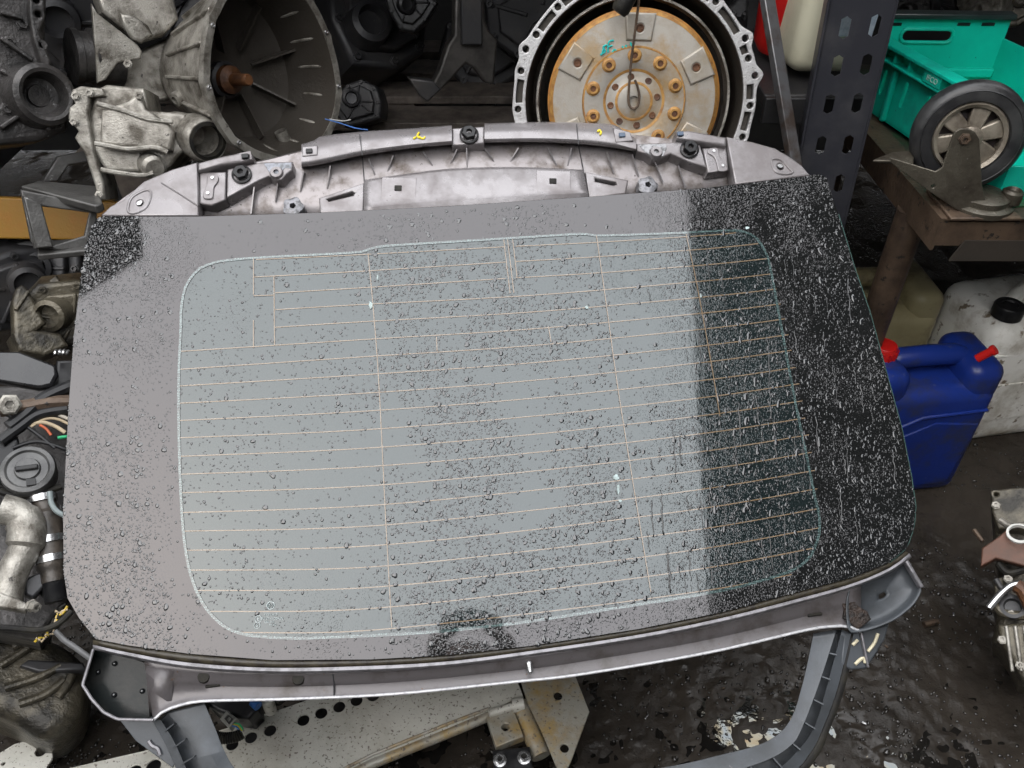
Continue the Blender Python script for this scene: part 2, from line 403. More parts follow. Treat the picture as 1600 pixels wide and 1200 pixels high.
def puddlemat():
    m, t, b = nodes('oily_puddle'); tc = N(t, 'ShaderNodeTexCoord').outputs['Object']
    b.inputs['Base Color'].default_value = (.012, .011, .010, 1); b.inputs['Roughness'].default_value = .04; b.inputs['IOR'].default_value = 1.5
    def noise(sc, **k):
        n = N(t, 'ShaderNodeTexNoise', Scale=sc, **k); t.links.new(tc, n.inputs['Vector']); return n.outputs['Fac']
    bp = N(t, 'ShaderNodeBump', Strength=.35, Distance=.0016); t.links.new(noise(38, Detail=4), bp.inputs['Height']); t.links.new(bp.outputs[0], b.inputs['Normal'])
    r = ramp(t, noise(13, Detail=5, Distortion=1.5), .35, .7, (62,)*3+(1,), (122,)*3+(1,)); t.links.new(r.outputs[0], b.inputs['Thin Film Thickness'])
    b.inputs['Thin Film IOR'].default_value = 1.7
    return m
structure('puddle', MB().add([(-1.4,.25,-.0024),(1.9,.25,-.0024),(1.9,1.5,-.0024),(-1.4,1.5,-.0024)], [(0,1,2,3)]), puddlemat(), smooth=0)
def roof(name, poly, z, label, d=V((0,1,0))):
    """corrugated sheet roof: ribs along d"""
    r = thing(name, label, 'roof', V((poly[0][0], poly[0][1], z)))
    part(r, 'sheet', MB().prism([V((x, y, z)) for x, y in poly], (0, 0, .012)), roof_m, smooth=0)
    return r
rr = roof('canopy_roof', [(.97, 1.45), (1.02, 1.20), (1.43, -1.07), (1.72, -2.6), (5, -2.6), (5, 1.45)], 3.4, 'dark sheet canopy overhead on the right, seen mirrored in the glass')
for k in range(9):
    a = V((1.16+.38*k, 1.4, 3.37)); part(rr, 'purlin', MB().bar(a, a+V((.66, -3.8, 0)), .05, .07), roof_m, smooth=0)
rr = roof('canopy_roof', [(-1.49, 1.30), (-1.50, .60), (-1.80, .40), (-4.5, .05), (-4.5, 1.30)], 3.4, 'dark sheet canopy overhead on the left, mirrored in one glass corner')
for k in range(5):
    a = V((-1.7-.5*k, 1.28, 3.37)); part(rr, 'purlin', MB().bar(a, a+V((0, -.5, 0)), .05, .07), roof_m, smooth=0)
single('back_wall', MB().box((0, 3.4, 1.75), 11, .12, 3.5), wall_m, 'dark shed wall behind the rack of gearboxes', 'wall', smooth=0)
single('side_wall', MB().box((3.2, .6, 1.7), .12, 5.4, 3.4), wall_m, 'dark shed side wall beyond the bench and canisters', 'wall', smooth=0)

us = thing('shade_shelf', 'unseen dark shelf added above the gearboxes to shade the rack', 'shelf', (0, 1.62, 1.42))  # added out of view, keeps sky light off everything behind the tailgate
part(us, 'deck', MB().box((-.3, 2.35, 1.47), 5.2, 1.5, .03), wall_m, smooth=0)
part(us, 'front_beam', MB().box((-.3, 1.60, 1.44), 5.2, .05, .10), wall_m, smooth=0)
single('shade_wall', MB().box((0, -3.2, 1.9), 9, .15, 3.8), wall_m, 'unseen dark wall added behind the viewer to cut low sky light', 'wall', smooth=0)  # added out of view to stop low light reaching the rear
single('shade_wall', MB().box((-3.3, .2, 1.5), .15, 6.6, 3.0), wall_m, 'unseen dark wall added beyond the engine to cut low sky light', 'wall', smooth=0)  # second added wall, blocks low light from the engine side

# ------------------------------------------------------------------ the tailgate
gn = -ray(737, 950).normalized(); GO = CAM - gn*1.25
G = Fr(GO, gn)
tg = thing('car_tailgate', 'silver car tailgate with large wet rear window, lying propped across the scrap parts', 'tailgate', G.px(760, 1060, -.05))
GL_TOP = [(150,344),(160,338),(308,338),(497,332),(700,322),(920,307),(1098,294),(1149,288),(1250,274),(1282,272),(1292,278)]
GL_R = [(1310,335),(1336,420),(1360,490),(1390,600),(1409,669),(1424,744),(1431,792),(1428,825),(1417,856)]
GL_BOT = [(1390,879),(1330,903),(1240,927),(1129,957),(1000,983),(827,1010),(700,1024),(580,1031),(425,1032),(295,1022),(200,1009),(149,999)]
GL_L = [(123,966),(105,935),(99,893),(98,800),(100,760),(107,630),(115,523),(125,440),(134,380),(145,350)]
CLR = [(282,520),(285,465),(300,430),(325,413),(360,406),(430,401),(560,394),(582,387),(620,383),(800,372),(915,365),(935,368),(1060,364),(1150,360),(1180,370),(1197,395),(1205,425),(1217,490),(1230,560),(1245,640),(1260,710),(1274,780),(1281,812),(1276,850),(1250,885),(1180,910),(1100,928),(1000,944),(880,963),(788,976),(680,987),(580,993),(480,997),(425,996),(376,990),(345,975),(318,945),(300,905),(290,860),(284,800),(280,700),(279,600)]
gl_out = GL_TOP+GL_R+GL_BOT+GL_L
clr = [tuple(q)[:2] for q in sm(CLR, 160, True)[:-1]]
gl = part(tg, 'glass_border', plate(G, gl_out, 0, .004, [clr], .0006, 1), frit_m, smooth=30, label='black ceramic border of the rear window, wet with rain')
part(gl, 'glass_edge', MB().tube([G.px(x, y, -.002) for x, y in r2(GL_R+GL_BOT[:1], 40)], .0012, 6), M('green_glass_edge', (.05, .09, .08), .1, 0, bump=0))
part(gl, 'window_pane', plate(G, clr, -.0004, .0036), pane_m, smooth=0)
def ribbon(pxs, w_, h, n=50, smooth=True):
    P = sm(pxs, n) if smooth else resample([V((x, y, 0)) for x, y in pxs], n)
    Q = [G.px(q.x, q.y, h) for q in P]; A = []; B = []
    for i, q in enumerate(Q):
        t = (Q[min(i+1, n-1)]-Q[max(i-1, 0)]).normalized(); s_ = t.cross(G.z)
        A.append(q+s_*w_/2); B.append(q-s_*w_/2)
    return MB().loft([A, B])
part(gl, 'dotted_border', ribbon(clr+[clr[0]], .0040, .0006, 240, False), dot_m, smooth=0)
yl = [None, 411, 439, 466, 493, 521, 549, 577, 603, 630, 657, 684, 713, 741, 770, 801, 830, 860, 891, 923, 956, 989]
y560 = [None, 398, 424, 450, 476, 503, 531, 558, 586, 615, 643, 672, 701, 730, 760, 791, 823, 854, 887, 919, 952, 986]
y1100 = [None, 368, 389, 414, 439, 464, 489, 514, 540, 566, 594, 621, 649, 677, 705, 734, 764, 794, 826, 857, 888, 923]
xr = [None, 1150, 1185, 1200, 1207, 1213, 1220, 1226, 1232, 1237, 1243, 1249, 1254, 1258, 1264, 1268, 1273, 1277, 1279, 1280, 1271, 1237]
xl = [None, 400, 395, 430, 430, 428]+[281]*8+[283, 284, 286, 290, 296, 306, 325, 370]
for i in range(1, 22):
    p0 = (xl[i], yl[i]+(y560[i]-yl[i])*(xl[i]-281)/279)
    sl = (y1100[i]-y560[i])/540
    pr = (xr[i], y1100[i]+(sl-.03-.0018*i)*(xr[i]-1100))
    mid = (830, (y560[i]+y1100[i])/2+4)
    P = [p0, (560, y560[i]), mid, (1100, y1100[i]), pr]
    if i in (1, 2, 3):                                   # broken by the aerial feed in the middle
        part(gl, 'heater_line', ribbon(P[:2]+[(790, y560[i]+sl*225)], .0014, .0004), heater_m, smooth=0)
        part(gl, 'heater_line', ribbon([(806, y560[i]+sl*240), (930, y560[i]+sl*365+1)]+P[3:], .0014, .0004), heater_m, smooth=0)
    else: part(gl, 'heater_line', ribbon(P, .0014, .0004), heater_m, smooth=0)
for P in ([(575,396),(583,480),(592,600),(602,800),(612,980)], [(932,368),(948,480),(966,610),(990,760),(1017,925)],
          [(396,404),(396,460)], [(428,432),(429,540)], [(396,500),(396,543)], [(396,462),(428,461)],
          [(787,374),(797,458)], [(793,374),(803,458)], [(801,374),(808,434)], [(682,526),(683,548)], [(857,510),(861,534)],
          [(1072,366),(1088,440),(1110,560),(1125,650)]):
    part(gl, 'heater_line', ribbon(P, .0013, .0009, 24), heater_m, smooth=0)
def etched(pxs, name='etched_mark'): pass
gu = lambda x, y: G.uv(x, y)
emb = [plate_uv(G, circ(gu(423, 946), .0058, 24), .0012, .0006, [circ(gu(423, 946), .0048, 24)])]
c_ = gu(423, 946)
vw = MB()
for pts in ([(-.003,.0036),(0,-.0004),(.003,.0036)], [(-.0042,.0016),(-.0018,-.0042),(0,-.001),(.0018,-.0042),(.0042,.0016)]):
    vw.tube([G.p(c_[0]+a, c_[1]+b, .0012) for a, b in pts], .0004, 5)
part(gl, 'etched_emblem', join(*emb, vw), mark_m, smooth=0)
c_ = gu(404, 967); c2_ = gu(402, 977)
part(gl, 'etched_mark', join(plate_uv(G, circ(c_, .0052, 20), .0012, .0006, [circ(c_, .0044, 20)]), text_mesh(G, 'E', .0075, c_[0], c_[1], .0012)), mark_m, smooth=0)
part(gl, 'etched_mark', join(plate_uv(G, circ(c2_, .0046, 20), .0012, .0006, [circ(c2_, .0039, 20)]), text_mesh(G, 'S', .006, c2_[0], c2_[1], .0012)), mark_m, smooth=0)
for (x, y), tx, sz in (((424, 961), 'SEKURIT', .0052), ((425, 966.5), 'SAINT-GOBAIN', .0048), ((421, 972), '43R-001', .0042), ((427, 976.5), 'M 305', .004)):
    q = gu(x, y); part(gl, 'etched_text', text_mesh(G, tx, sz, q[0], q[1], .0012), mark_m, smooth=0)
for x, y, rx, ry in ((579,477,4,7),(590,434,2,5),(917,480,3,3),(962,746,6,5),(966,765,2.5,10),(969,783,4,3),(1168,356,4,2.5),(1095,462,2,3)):
    P = [(x+rx*cos(a)*random.uniform(.6,1.1), y+ry*sin(a)*random.uniform(.6,1.1)) for a in [k*pi/6 for k in range(12)]]
    part(gl, 'dried_spot', plate(G, P, .0015, .0012, (), .0004, 1), white_dirt)
# rain drops on the glass
def drops():
    vs = []; fs = []; rnd = random.Random(3)
    rows = [(1.0, 0.0), (.86, .34), (.52, .6), (0, .7)]; sg = 9
    from mathutils import noise
    def inside(x, y):
        c = False; n = len(gl_out); j = n-1
        for i in range(n):
            xi, yi = gl_out[i]; xj, yj = gl_out[j]
            if (yi > y) != (yj > y) and x < (xj-xi)*(y-yi)/(yj-yi)+xi: c = not c
            j = i
        return c
    def dens(x, y):
        top = 338-(x-157)*.06
        if y < top+24 and 230 < x < 1050: return 0
        d = .22
        nz = noise.noise(V((x*.009, y*.009, 3)))+.5*noise.noise(V((x*.03, y*.03, 9)))
        cx = 760+(y-600)*.18; d += 1.7*max(0, 1-abs(x-cx)/230)*(1 if y > 380 else .5)
        if x < 270: d += .75
        if x < 250 and y > 820: d += .5
        if x > 1040: d += 1.0
        if x > 1200: d += .35
        if x < 235 and y < 470: d += 1.2
        return max(.05, d*(.65+1.1*nz))
    cnt = 0; tries = 0
    while cnt < 31000 and tries < 700000:
        tries += 1
        x = rnd.uniform(95, 1432); y = rnd.uniform(272, 1030)
        if rnd.random() > dens(x, y) or not inside(x, y): continue
        big = rnd.random()
        r = rnd.uniform(.0006, .0012) if big < .85 else rnd.uniform(.0012, .0022) if big < .97 else rnd.uniform(.0021, .0040)
        st = rnd.uniform(1, 1.35)
        if x > 1040: r *= .8; st = rnd.uniform(1.1, 2.6) if rnd.random() < .5 else st
        hgt = rnd.uniform(.18, .34) if r < .0021 else rnd.uniform(.15, .24)
        hgt *= 1.35 if x > 1060 else 1
        q = G.px(x, y, .0001); a0 = rnd.uniform(-.5, .5); ux = G.x*cos(a0)+G.y*sin(a0); uy = G.y*cos(a0)-G.x*sin(a0)
        ph = [rnd.uniform(0, 6.28) for _ in range(3)]; k0 = len(vs)
        for rr_, hz in rows[:-1]:
            for k in range(sg):
                a = 2*pi*k/sg; w_ = r*rr_*(1+.13*sin(2*a+ph[0])+.09*sin(3*a+ph[1]))
                vs.append(q+ux*(w_*cos(a))+uy*(w_*sin(a)*st)+G.z*(r*hz*hgt*1.5))
        vs.append(q+G.z*(r*.7*hgt*1.5))
        for i in range(2):
            for k in range(sg):
                l = (k+1) % sg; fs.append((k0+i*sg+k, k0+i*sg+l, k0+(i+1)*sg+l, k0+(i+1)*sg+k))
        for k in range(sg): fs.append((k0+2*sg+k, k0+2*sg+(k+1) % sg, k0+3*sg))
        cnt += 1
    # runs of water on the right side, and a few in the middle
    mbx = MB()
    for i in range(80):
        x = rnd.uniform(1075, 1400) if i < 62 else rnd.uniform(1010, 1100); y = rnd.uniform(300, 900); L = rnd.uniform(14, 80)
        P = []
        for k in range(10):
            P.append((x+rnd.uniform(-1.6, 1.6)+k*.5, y+L*k/9))
        if not (inside(*P[0]) and inside(*P[-1])): continue
        r = rnd.uniform(.0005, .0012)
        mbx.tube([G.px(a, b, -.0001) for a, b in P], [r*rnd.uniform(.5, 1.3) for _ in P], 8)
    me = bpy.data.meshes.new('drops'); me.from_pydata([tuple(v) for v in vs], [], fs)
    return join(me, mbx)
dp = part(gl, 'rain_drops', drops(), water_m, smooth=180, label='rain drops and runs beaded over the rear window'); dp['kind'] = 'stuff'

# --- upper panel above the glass
HB = -.032
outer = [(160,336),(224,290),(308,262),(395,254),(471,236),(562,219),(700,207),(835,202),(957,207),(1056,217),(1135,224),(1211,240),(1262,272)]
gtop = [(160,341),(308,340),(497,334),(700,324),(920,309),(1098,296),(1149,290),(1262,275)]
NP = 60
rows = []
for f_, h in ((0, HB-.03), (0.02, HB), (.45, HB+.002), (.8, HB-.004), (1.15, HB-.012)):
    A = sm(outer, NP); B = resample(gtop, NP)
    rows.append([G.px(*(a.lerp(b, f_))[:2], h) for a, b in zip(A, B)])
up_ = part(tg, 'upper_panel', MB().loft(rows), silver_dirty, solid=.002, label='dirty recessed upper panel above the rear window')
def gplate(name, pxs, top, t, mat=silver, holes=(), bevel=.003, parent=None, smooth=0, **k):
    return part(parent or tg, name, plate(G, pxs, top, t, holes, bevel, 2, smooth), mat, smooth=40, **k)
gplate('end_cap', [(157,337),(172,322),(192,312),(224,283),(269,264),(308,253),(310,337)], .002, .03, silver, [(218,317,5)])
gplate('end_cap', [(1135,213),(1175,221),(1211,231),(1235,245),(1253,258),(1267,274),(1149,288)], .002, .03, silver, [(1220,260,5)])
for P in ([(200,325),(207,308),(228,297),(236,302),(230,322),(215,332),(203,333)], [(1206,250),(1220,250),(1232,262),(1238,270),(1222,272),(1210,266)]):
    part(tg, 'pressed_recess', MB().tube([G.px(x, y, .002) for x, y in s2(P, 40, True)], .0022, 8), silver)
for x, y in ((218,317),(1218,259)): part(tg, 'stud', MB().cyl(Fr(G.px(x, y, -.004), G.z), .0058, -.01, .004), chrome)
part(tg, 'pressed_crease', MB().tube([G.px(x, y, .0015) for x, y in s2([(252,286),(275,300),(300,316),(309,322)], 20)], .0016, 6), silver)
gplate('arm', [(309,254),(345,244),(385,236),(394,239),(395,249),(380,253),(345,257),(309,267)], .004, .034, silver, [[(378,242),(388,240),(389,246),(379,248)]], .004)
gplate('arm', [(1056,205),(1075,203),(1135,214),(1135,228),(1100,222),(1079,219),(1058,216)], .004, .034, silver, (), .004)
gplate('hinge_plate', [(311,269),(353,268),(352,312),(330,321),(311,318)], -.006, .026)
gplate('hinge_plate', [(1098,231),(1135,229),(1139,266),(1106,270)], -.006, .026, silver, [(1081+3,258-200+200,0.1)] if 0 else ())
for a, b, c in (((332,278),(325,302),0), ((1115,236),(1129,259),1)):
    ln = [V((*a, 0)).lerp(V((*b, 0)), t) for t in (0, .5, 1)]
    P = [(a[0]-6,a[1]-5),(a[0]+7,a[1]-5),(a[0]+9,a[1]+4),((a[0]+b[0])/2+6,(a[1]+b[1])/2+2),(b[0]+8,b[1]+2),(b[0]+6,b[1]+8),(b[0]-6,b[1]+8),(b[0]-8,b[1]+1),((a[0]+b[0])/2-6,(a[1]+b[1])/2-2),(a[0]-9,a[1]+2)]
    pe = gplate('striker_pad', P, -.003, .006, silver, (), .0015, None, 40)
    for q in (a, b): part(pe, 'rivet', MB().cyl(Fr(G.px(*q, -.003), G.z), .0025, 0, .002, 10), chrome)
gplate('bolt_plateau', [(355,264),(409,253),(457,252),(457,265),(448,272),(440,281),(428,281),(420,275),(406,281),(380,295),(354,309)], -.004, .03, silver)
gplate('bolt_plateau', [(994,224),(1040,222),(1060,221),(1094,226),(1105,262),(1075,252),(1048,240),(1034,246),(1020,247),(1010,240),(995,236)], -.004, .03, silver)
gplate('stained_patch', [(412,255),(455,254),(455,263),(445,262),(436,276),(426,276),(420,268)], -.0032, .002, M('blue_grey_stain', (.22,.23,.26), .4, .3, (.09,.095,.1), 80, .45, .6), (), .0005)
gplate('stained_patch', [(998,226),(1040,224),(1042,232),(1036,244),(1018,244),(1006,236)], -.0032, .002, M('grey_stain', (.3,.3,.31), .4, .3, (.1,.1,.1), 80, .45, .6), (), .0005)
for x, y in ((432,270), (1025,238)):
    f = Fr(G.px(x, y, -.003), G.z); part(tg, 'bolt_boss', MB().lathe(f, [(.0045,-.012),(.0045,.004),(.0095,.004),(.0115,0),(.0115,-.02)], 20), silver)
for x, y in ((458,323), (1012,290)):
    f = Fr(G.px(x, y, -.012), G.z); part(tg, 'star_boss', MB().lathe(f, [(.005,-.012),(.005,.004),(.010,.004),(.0165,.001),(.018,-.02)], 40, wob=lambda a, z: 1+.1*cos(5*a)), M('boss_%d' % x, (.2,.2,.215), .35, .3, (.06,.06,.06), 90, .45, .6))
for x, y in ((378,273), (733,211), (1077,234)):
    f = Fr(G.px(x, y, -.003), G.z, G.x+G.y*.3)
    hx = part(tg, 'hex_plug', MB().lathe(f, [(.0165,-.004),(.0165,.003),(.014,.004)], 24), black_pl)
    part(hx, 'hex_head', MB().lathe(f, [(.0055,.004),(.0055,.012),(.0115,.012),(.0125,.01),(.0125,.003)], 6), black_pl, smooth=20)
# ridge band
rt = sm([(471,229),(490,224),(500,218),(562,210),(640,204),(706,199)], 24); rt2 = sm([(757,196),(835,194),(901,194),(957,197),(975,208),(994,218)], 24)
rl = sm([(471,261),(500,257),(565,243),(640,232),(706,226)], 24); rl2 = sm([(757,223),(835,222),(905,225),(960,231),(994,237)], 24)
for T_, L_ in ((rt, rl), (rt2, rl2)):
    rows = []
    for f_, h in ((-.12, -.05), (0, .003), (.62, .006), (.78, .0055), (.9, .002), (.97, -.004), (1.0, -.012), (1.02, HB-.002)):
        rows.append([G.px(*(a.lerp(b, f_))[:2], h) for a, b in zip(T_, L_)])
    mb = MB().loft(rows)
    for e in (0, -1): mb.add([r[e] for r in rows], [tuple(range(len(rows)))])
    part(tg, 'ridge', mb, silver, smooth=50)
gplate('ridge_recess', [(706,200),(757,197),(757,224),(706,227)], -.006, .03, silver)
for P in ([(472,229),(496,227),(496,242),(472,244)], [(958,199),(985,206),(990,220),(962,222)]): gplate('clip_seat', P, .0075, .01, silver, (), .002)
for x, y, mt in ((483,236,'k'), (972,211,'b'), (1063,209,'b'), (383,244,'k')):
    f = Fr(G.px(x, y, .0085), G.z, G.x+G.y*.1)
    part(tg, 'clip', MB().box(f.p(0,0,0), .011, .008, .004, f), black_pl if mt == 'k' else M('clip_blue_%d' % x, (.05,.08,.13), .3, 0, bump=0), bevel=.001)
for x0, y0, x1, y1 in ((562,210,566,243), (566,245,569,283), (901,194,904,226), (904,228,912,267)):
    part(tg, 'seam', MB().tube([G.px(x0, y0, .0062 if y0 < 225 else HB+.002), G.px(x1, y1, .006 if y0 < 225 else HB+.006)], .0008, 6), dark_steel)
# lower raised panel above the glass edge
lt = sm([(569,283),(640,273),(700,266),(777,263),(850,264),(912,267)], 24); lb = sm([(568,334),(640,328),(700,324),(777,320),(850,314),(920,309)], 24)
rows = [[G.px(*(a.lerp(b, f_))[:2], h) for a, b in zip(lt, lb)] for f_, h in ((-.03, HB), (0, -.010), (.04, -.008), (.70, -.007), (.82, -.004), (.95, -.007), (1.15, -.012))]
lo_ = part(tg, 'lower_panel', MB().loft(rows), silver, solid=.0015)
for x, y in ((622,294), (864,283)):
    f = Fr(G.px(x, y, -.006), G.z); part(lo_, 'square_hole', MB().box(f.o, .012, .010, .003, f), rubber, bevel=.001)
    part(lo_, 'hole_pad', plate_uv(f, [(-.028,-.02),(.03,-.02),(.03,.02),(-.028,.02)], -.0002, .002, [], .001), silver)
gplate('slot_panel', [(500,333),(498,309),(569,285),(568,332)], -.010, .02, silver, [[(510,311),(550,299),(554,301),(552,305),(514,314)]], .003)
gplate('slot_panel', [(914,268),(982,281),(978,303),(920,309)], -.010, .02, silver, [[(930,278),(962,284),(964,288),(958,289),(930,283)]], .003)
for P in ([(392,334),(397,292)],[(430,315),(434,283)],[(469,299),(474,268)],[(511,294),(516,259)],[(586,274),(576,248)],[(605,269),(614,243)],[(677,260),(661,237)],
          [(703,257),(714,233)],[(730,263),(729,231)],[(773,254),(757,231)],[(796,254),(810,231)],[(870,259),(856,231)],[(887,259),(893,231)],[(959,271),(948,237)],[(998,275),(988,241)],[(1036,285),(1023,252)],[(1071,294),(1060,258)]):
    a, b = G.px(*P[0], HB+.002), G.px(*P[1], HB+.018)
    a2, b2 = G.px(*P[0], HB-.004), G.px(*P[1], HB-.004)
    s_ = (b-a).cross(G.z).normalized()*.0011
    part(tg, 'rib', MB().prism([a+s_, b+s_, b2+s_, a2+s_], -s_*2), silver, smooth=0)
for P in ([(655,207),(652,212),(656,216)], [(650,214),(646,217)], [(655,214),(661,217),(664,214)], [(934,206),(936,203),(939,206),(938,211)]):
    part(up_, 'yellow_mark', MB().tube([G.px(x, y, .0063) for x, y in s2(P, 8)], .0018, 6), paint_yel)
# --- seal, lip and channel below the glass
bot = [(x, y) for x, y in GL_BOT][::-1]
bot = [(146,1000)]+bot+[(1416,862)]
lipT = [(145,1008),(200,1020),(295,1036),(425,1044),(580,1041),(700,1034),(827,1018),(1000,992),(1129,966),(1240,938),(1330,913),(1390,888),(1421,865)]
lipB = [(146,1014),(200,1027),(295,1044),(425,1052),(580,1049),(700,1041),(827,1025),(1000,999),(1129,973),(1240,945),(1330,919),(1392,893),(1424,870)]
chB = [(240,1125),(255,1112),(285,1101),(327,1095),(457,1092),(620,1084),(807,1065),(905,1054),(1100,1021),(1258,985),(1300,979),(1325,979),(1345,987)]
chT = [(226,1036),(240,1038),(270,1043),(327,1049),(457,1053),(620,1047),(807,1029),(905,1014),(1100,980),(1258,941),(1300,929),(1325,922),(1345,914)]
n = 70
ra, rb, rc = sm(bot, n), sm(lipT, n), sm(lipB, n)
part(tg, 'window_seal', MB().loft([[G.px(q.x, q.y, -.005) for q in ra], [G.px(q.x, q.y, -.008) for q in rb]]), olive_gap, solid=.002)
part(tg, 'lip', MB().loft([[G.px(*a.lerp(b, -.12)[:2], -.012) for a, b in zip(rb, rc)], [G.px(q.x, q.y, -.003) for q in rb], [G.px(*a.lerp(b, .55)[:2], -.002) for a, b in zip(rb, rc)], [G.px(q.x, q.y, -.007) for q in rc], [G.px(*a.lerp(b, 1.1)[:2], -.03) for a, b in zip(rb, rc)]]), lip_paint, solid=.001)
ta, tb_ = sm(chT, n), sm(chB, n)
rows = [[G.px(*a.lerp(b, f_)[:2], h) for a, b in zip(ta, tb_)] for f_, h in ((-.08,-.012),(.08,-.016),(.3,-.018),(.42,-.021),(.5,-.024),(.8,-.025),(.94,-.023),(1.0,-.020),(1.01,-.035))]
ch = part(tg, 'bottom_channel', MB().loft(rows), channel_paint, solid=.0015, label='dirty painted channel below the rear window')
part(ch, 'bare_edge', MB().tube([G.px(q.x, q.y, -.0195) for q in tb_], .0022, 8), edge_white)
f = Fr(G.px(827, 1042, -.018), G.z, G.x+G.y*.1); part(ch, 'spring_clip', MB().box(f.p(0,0,.003), .009, .019, .008, f), chrome, bevel=.003)
for x, y in ((318,1057),(466,1060)): f = Fr(G.px(x, y, -.016), G.z); part(ch, 'drain_hole', MB().lathe(f, [(0,.001),(.008,.001),(.010,-.003)], 16), rubber)
for x0, x1, y in ((321,344,1073),(1262,1284,962),(1155,1168,976)): part(ch, 'slot', MB().bar(G.px(x0, y, -.022), G.px(x1, y-3, -.022), .004, .004), rubber, bevel=.001)
for x in (520,): part(ch, 'seam', MB().tube([G.px(520,1052,-.0145), G.px(522,1068,-.019), G.px(522,1088,-.022)], .0012, 6), dark_steel)
# pockets at both ends
lp = [(146,1014),(129,1070),(143,1092),(162,1113),(184,1124),(240,1125),(258,1108),(262,1048),(200,1027)]
pk = part(tg, 'end_pocket', plate(G, lp, -.045, .004), pocket_black, smooth=30, label='black wet recess at one end of the channel')
part(pk, 'pocket_wall', MB().loft([[G.px(x, y, h) for x, y in r2(lp[:6], 40)] for h in (-.046, -.012)]), pocket_black, solid=.003)
part(pk, 'pocket_edge', MB().tube([G.px(x, y, -.012) for x, y in r2(lp[:6], 40)], .0022, 8), lip_paint)
part(pk, 'divider', MB().loft([[G.px(228,1040,-.014), G.px(272,1048,-.016)], [G.px(232,1095,-.03), G.px(268,1102,-.026)], [G.px(234,1120,-.044), G.px(262,1110,-.04)]]), channel_paint, solid=.002)
for x, y in ((179,1037),(153,1050),(178,1086),(222,1080)): part(pk, 'water_bead', MB().lathe(Fr(G.px(x, y, -.043), G.z), [(.004,-.002),(.0035,.001),(.002,.0025),(0,.003)], 10), water_m)
rp = [(1414,877),(1428,898),(1439,918),(1434,934),(1420,951),(1390,972),(1345,987),(1325,980),(1330,916),(1390,893)]
Q = sm(rp, 60, True); cen = V((1378, 930, 0))
pk = part(tg, 'end_pocket', MB().loft([[G.px(*cen.lerp(q, f_)[:2], h) for q in Q] for f_, h in [(k/10, -.038+.010*(k/10)**2+.014*(k/10)**8) for k in range(1, 11)]]), grey_paint, solid=.002, label='smooth grey dished recess at the other end of the channel')
part(pk, 'rust_patch', plate(G, [(1312,938),(1322,942),(1335,938),(1343,948),(1356,955),(1362,968),(1350,978),(1338,984),(1328,972),(1318,966),(1320,952)], -.018, .006, (), .002, 1), M('rust_pitted', (.035,.022,.016), .5, .2, (.012,.01,.009), 60, bump=.8))
part(pk, 'pocket_edge', MB().bar(G.px(1414,876,-.012), G.px(1439,918,-.012), .006, .012, G.z), lip_paint, bevel=.002)
part(pk, 'gusset', plate(G, [(1313,1038),(1318,990),(1345,986),(1390,975),(1383,1000),(1355,1045),(1330,1047)], -.03, .03, (), .003), grey_paint)
part(pk, 'gusset_edge', MB().bar(G.px(1345,988,-.026), G.px(1356,1043,-.026), .003, .006, G.z), lip_paint, bevel=.001)
for P in ([(1372,990),(1366,1005),(1356,1018)], [(1340,1000),(1332,1008)], [(1336,1038),(1348,1028),(1352,1036)]):
    part(pk, 'sealant', MB().tube([G.px(x, y, -.028) for x, y in s2(P, 10)], .0025, 6), M('sealant_%d' % P[0][0], (.55,.5,.35), .6, 0, bump=.3))
# lower frame: right arm, bottom bar, left arm (its far side runs on below the view)
A_ = [(1272,990),(1255,1068),(1234,1128),(1195,1161),(1120,1182),(1055,1197),(960,1212)]
B_ = [(1306,984),(1279,1068),(1252,1138),(1234,1165),(1190,1190),(1085,1222),(975,1245)]
C_ = [(1316,984),(1288,1090),(1272,1138),(1250,1170),(1205,1208),(1095,1246),(980,1270)]
D_ = [(1330,990),(1309,1077),(1288,1134),(1268,1175),(1225,1218),(1105,1268),(985,1295)]
E_ = [(1338,992),(1317,1080),(1296,1137),(1277,1180),(1232,1226),(1110,1280),(988,1308)]
def prow(p, h, n=50): return [G.px(q.x, q.y, h) for q in sm(p, n)]
fa = part(tg, 'lower_frame', MB().loft([prow(A_, -.06), prow(A_, -.032), prow([V((*a,0)).lerp(V((*b,0)), .8)[:2] for a, b in zip(A_, B_)], -.03), prow(B_, -.028), prow(B_, -.05), prow(C_, -.05), prow(C_, -.03), prow(D_, -.032), prow(D_, -.05)]), grey_paint, solid=.002, label='grey ribbed arm of the lower frame')
part(fa, 'rubber_strip', MB().loft([prow(D_, -.03), prow(E_, -.034), prow(E_, -.06)]), rubber, solid=.003)
for t in range(7):
    i = 4+t*4; bq, cq = sm(B_, 50)[i], sm(C_, 50)[i]
    part(fa, 'rib', MB().bar(G.px(bq.x, bq.y, -.034), G.px(cq.x, cq.y, -.032), .002, .016, G.z), grey_paint)
L1 = [(236,1120),(258,1160),(276,1200),(300,1250),(345,1300)]; L2 = [(250,1124),(272,1160),(290,1200),(314,1245),(360,1288)]
L3 = [(262,1112),(292,1150),(318,1200),(345,1240),(392,1275)]; L4 = [(282,1108),(305,1140),(330,1180),(352,1215),(410,1262)]; L5 = [(318,1098),(336,1140),(348,1170),(370,1205),(430,1245)]
fb = part(tg, 'lower_frame', MB().loft([prow(L1, -.05), prow(L1, -.034), prow(L2, -.032), prow(L2, -.055), prow(L3, -.055), prow(L3, -.03), prow(L4, -.028), prow(L5, -.036), prow(L5, -.055)]), grey_paint, solid=.002, label='grey ribbed arm of the lower frame beside the black recess')
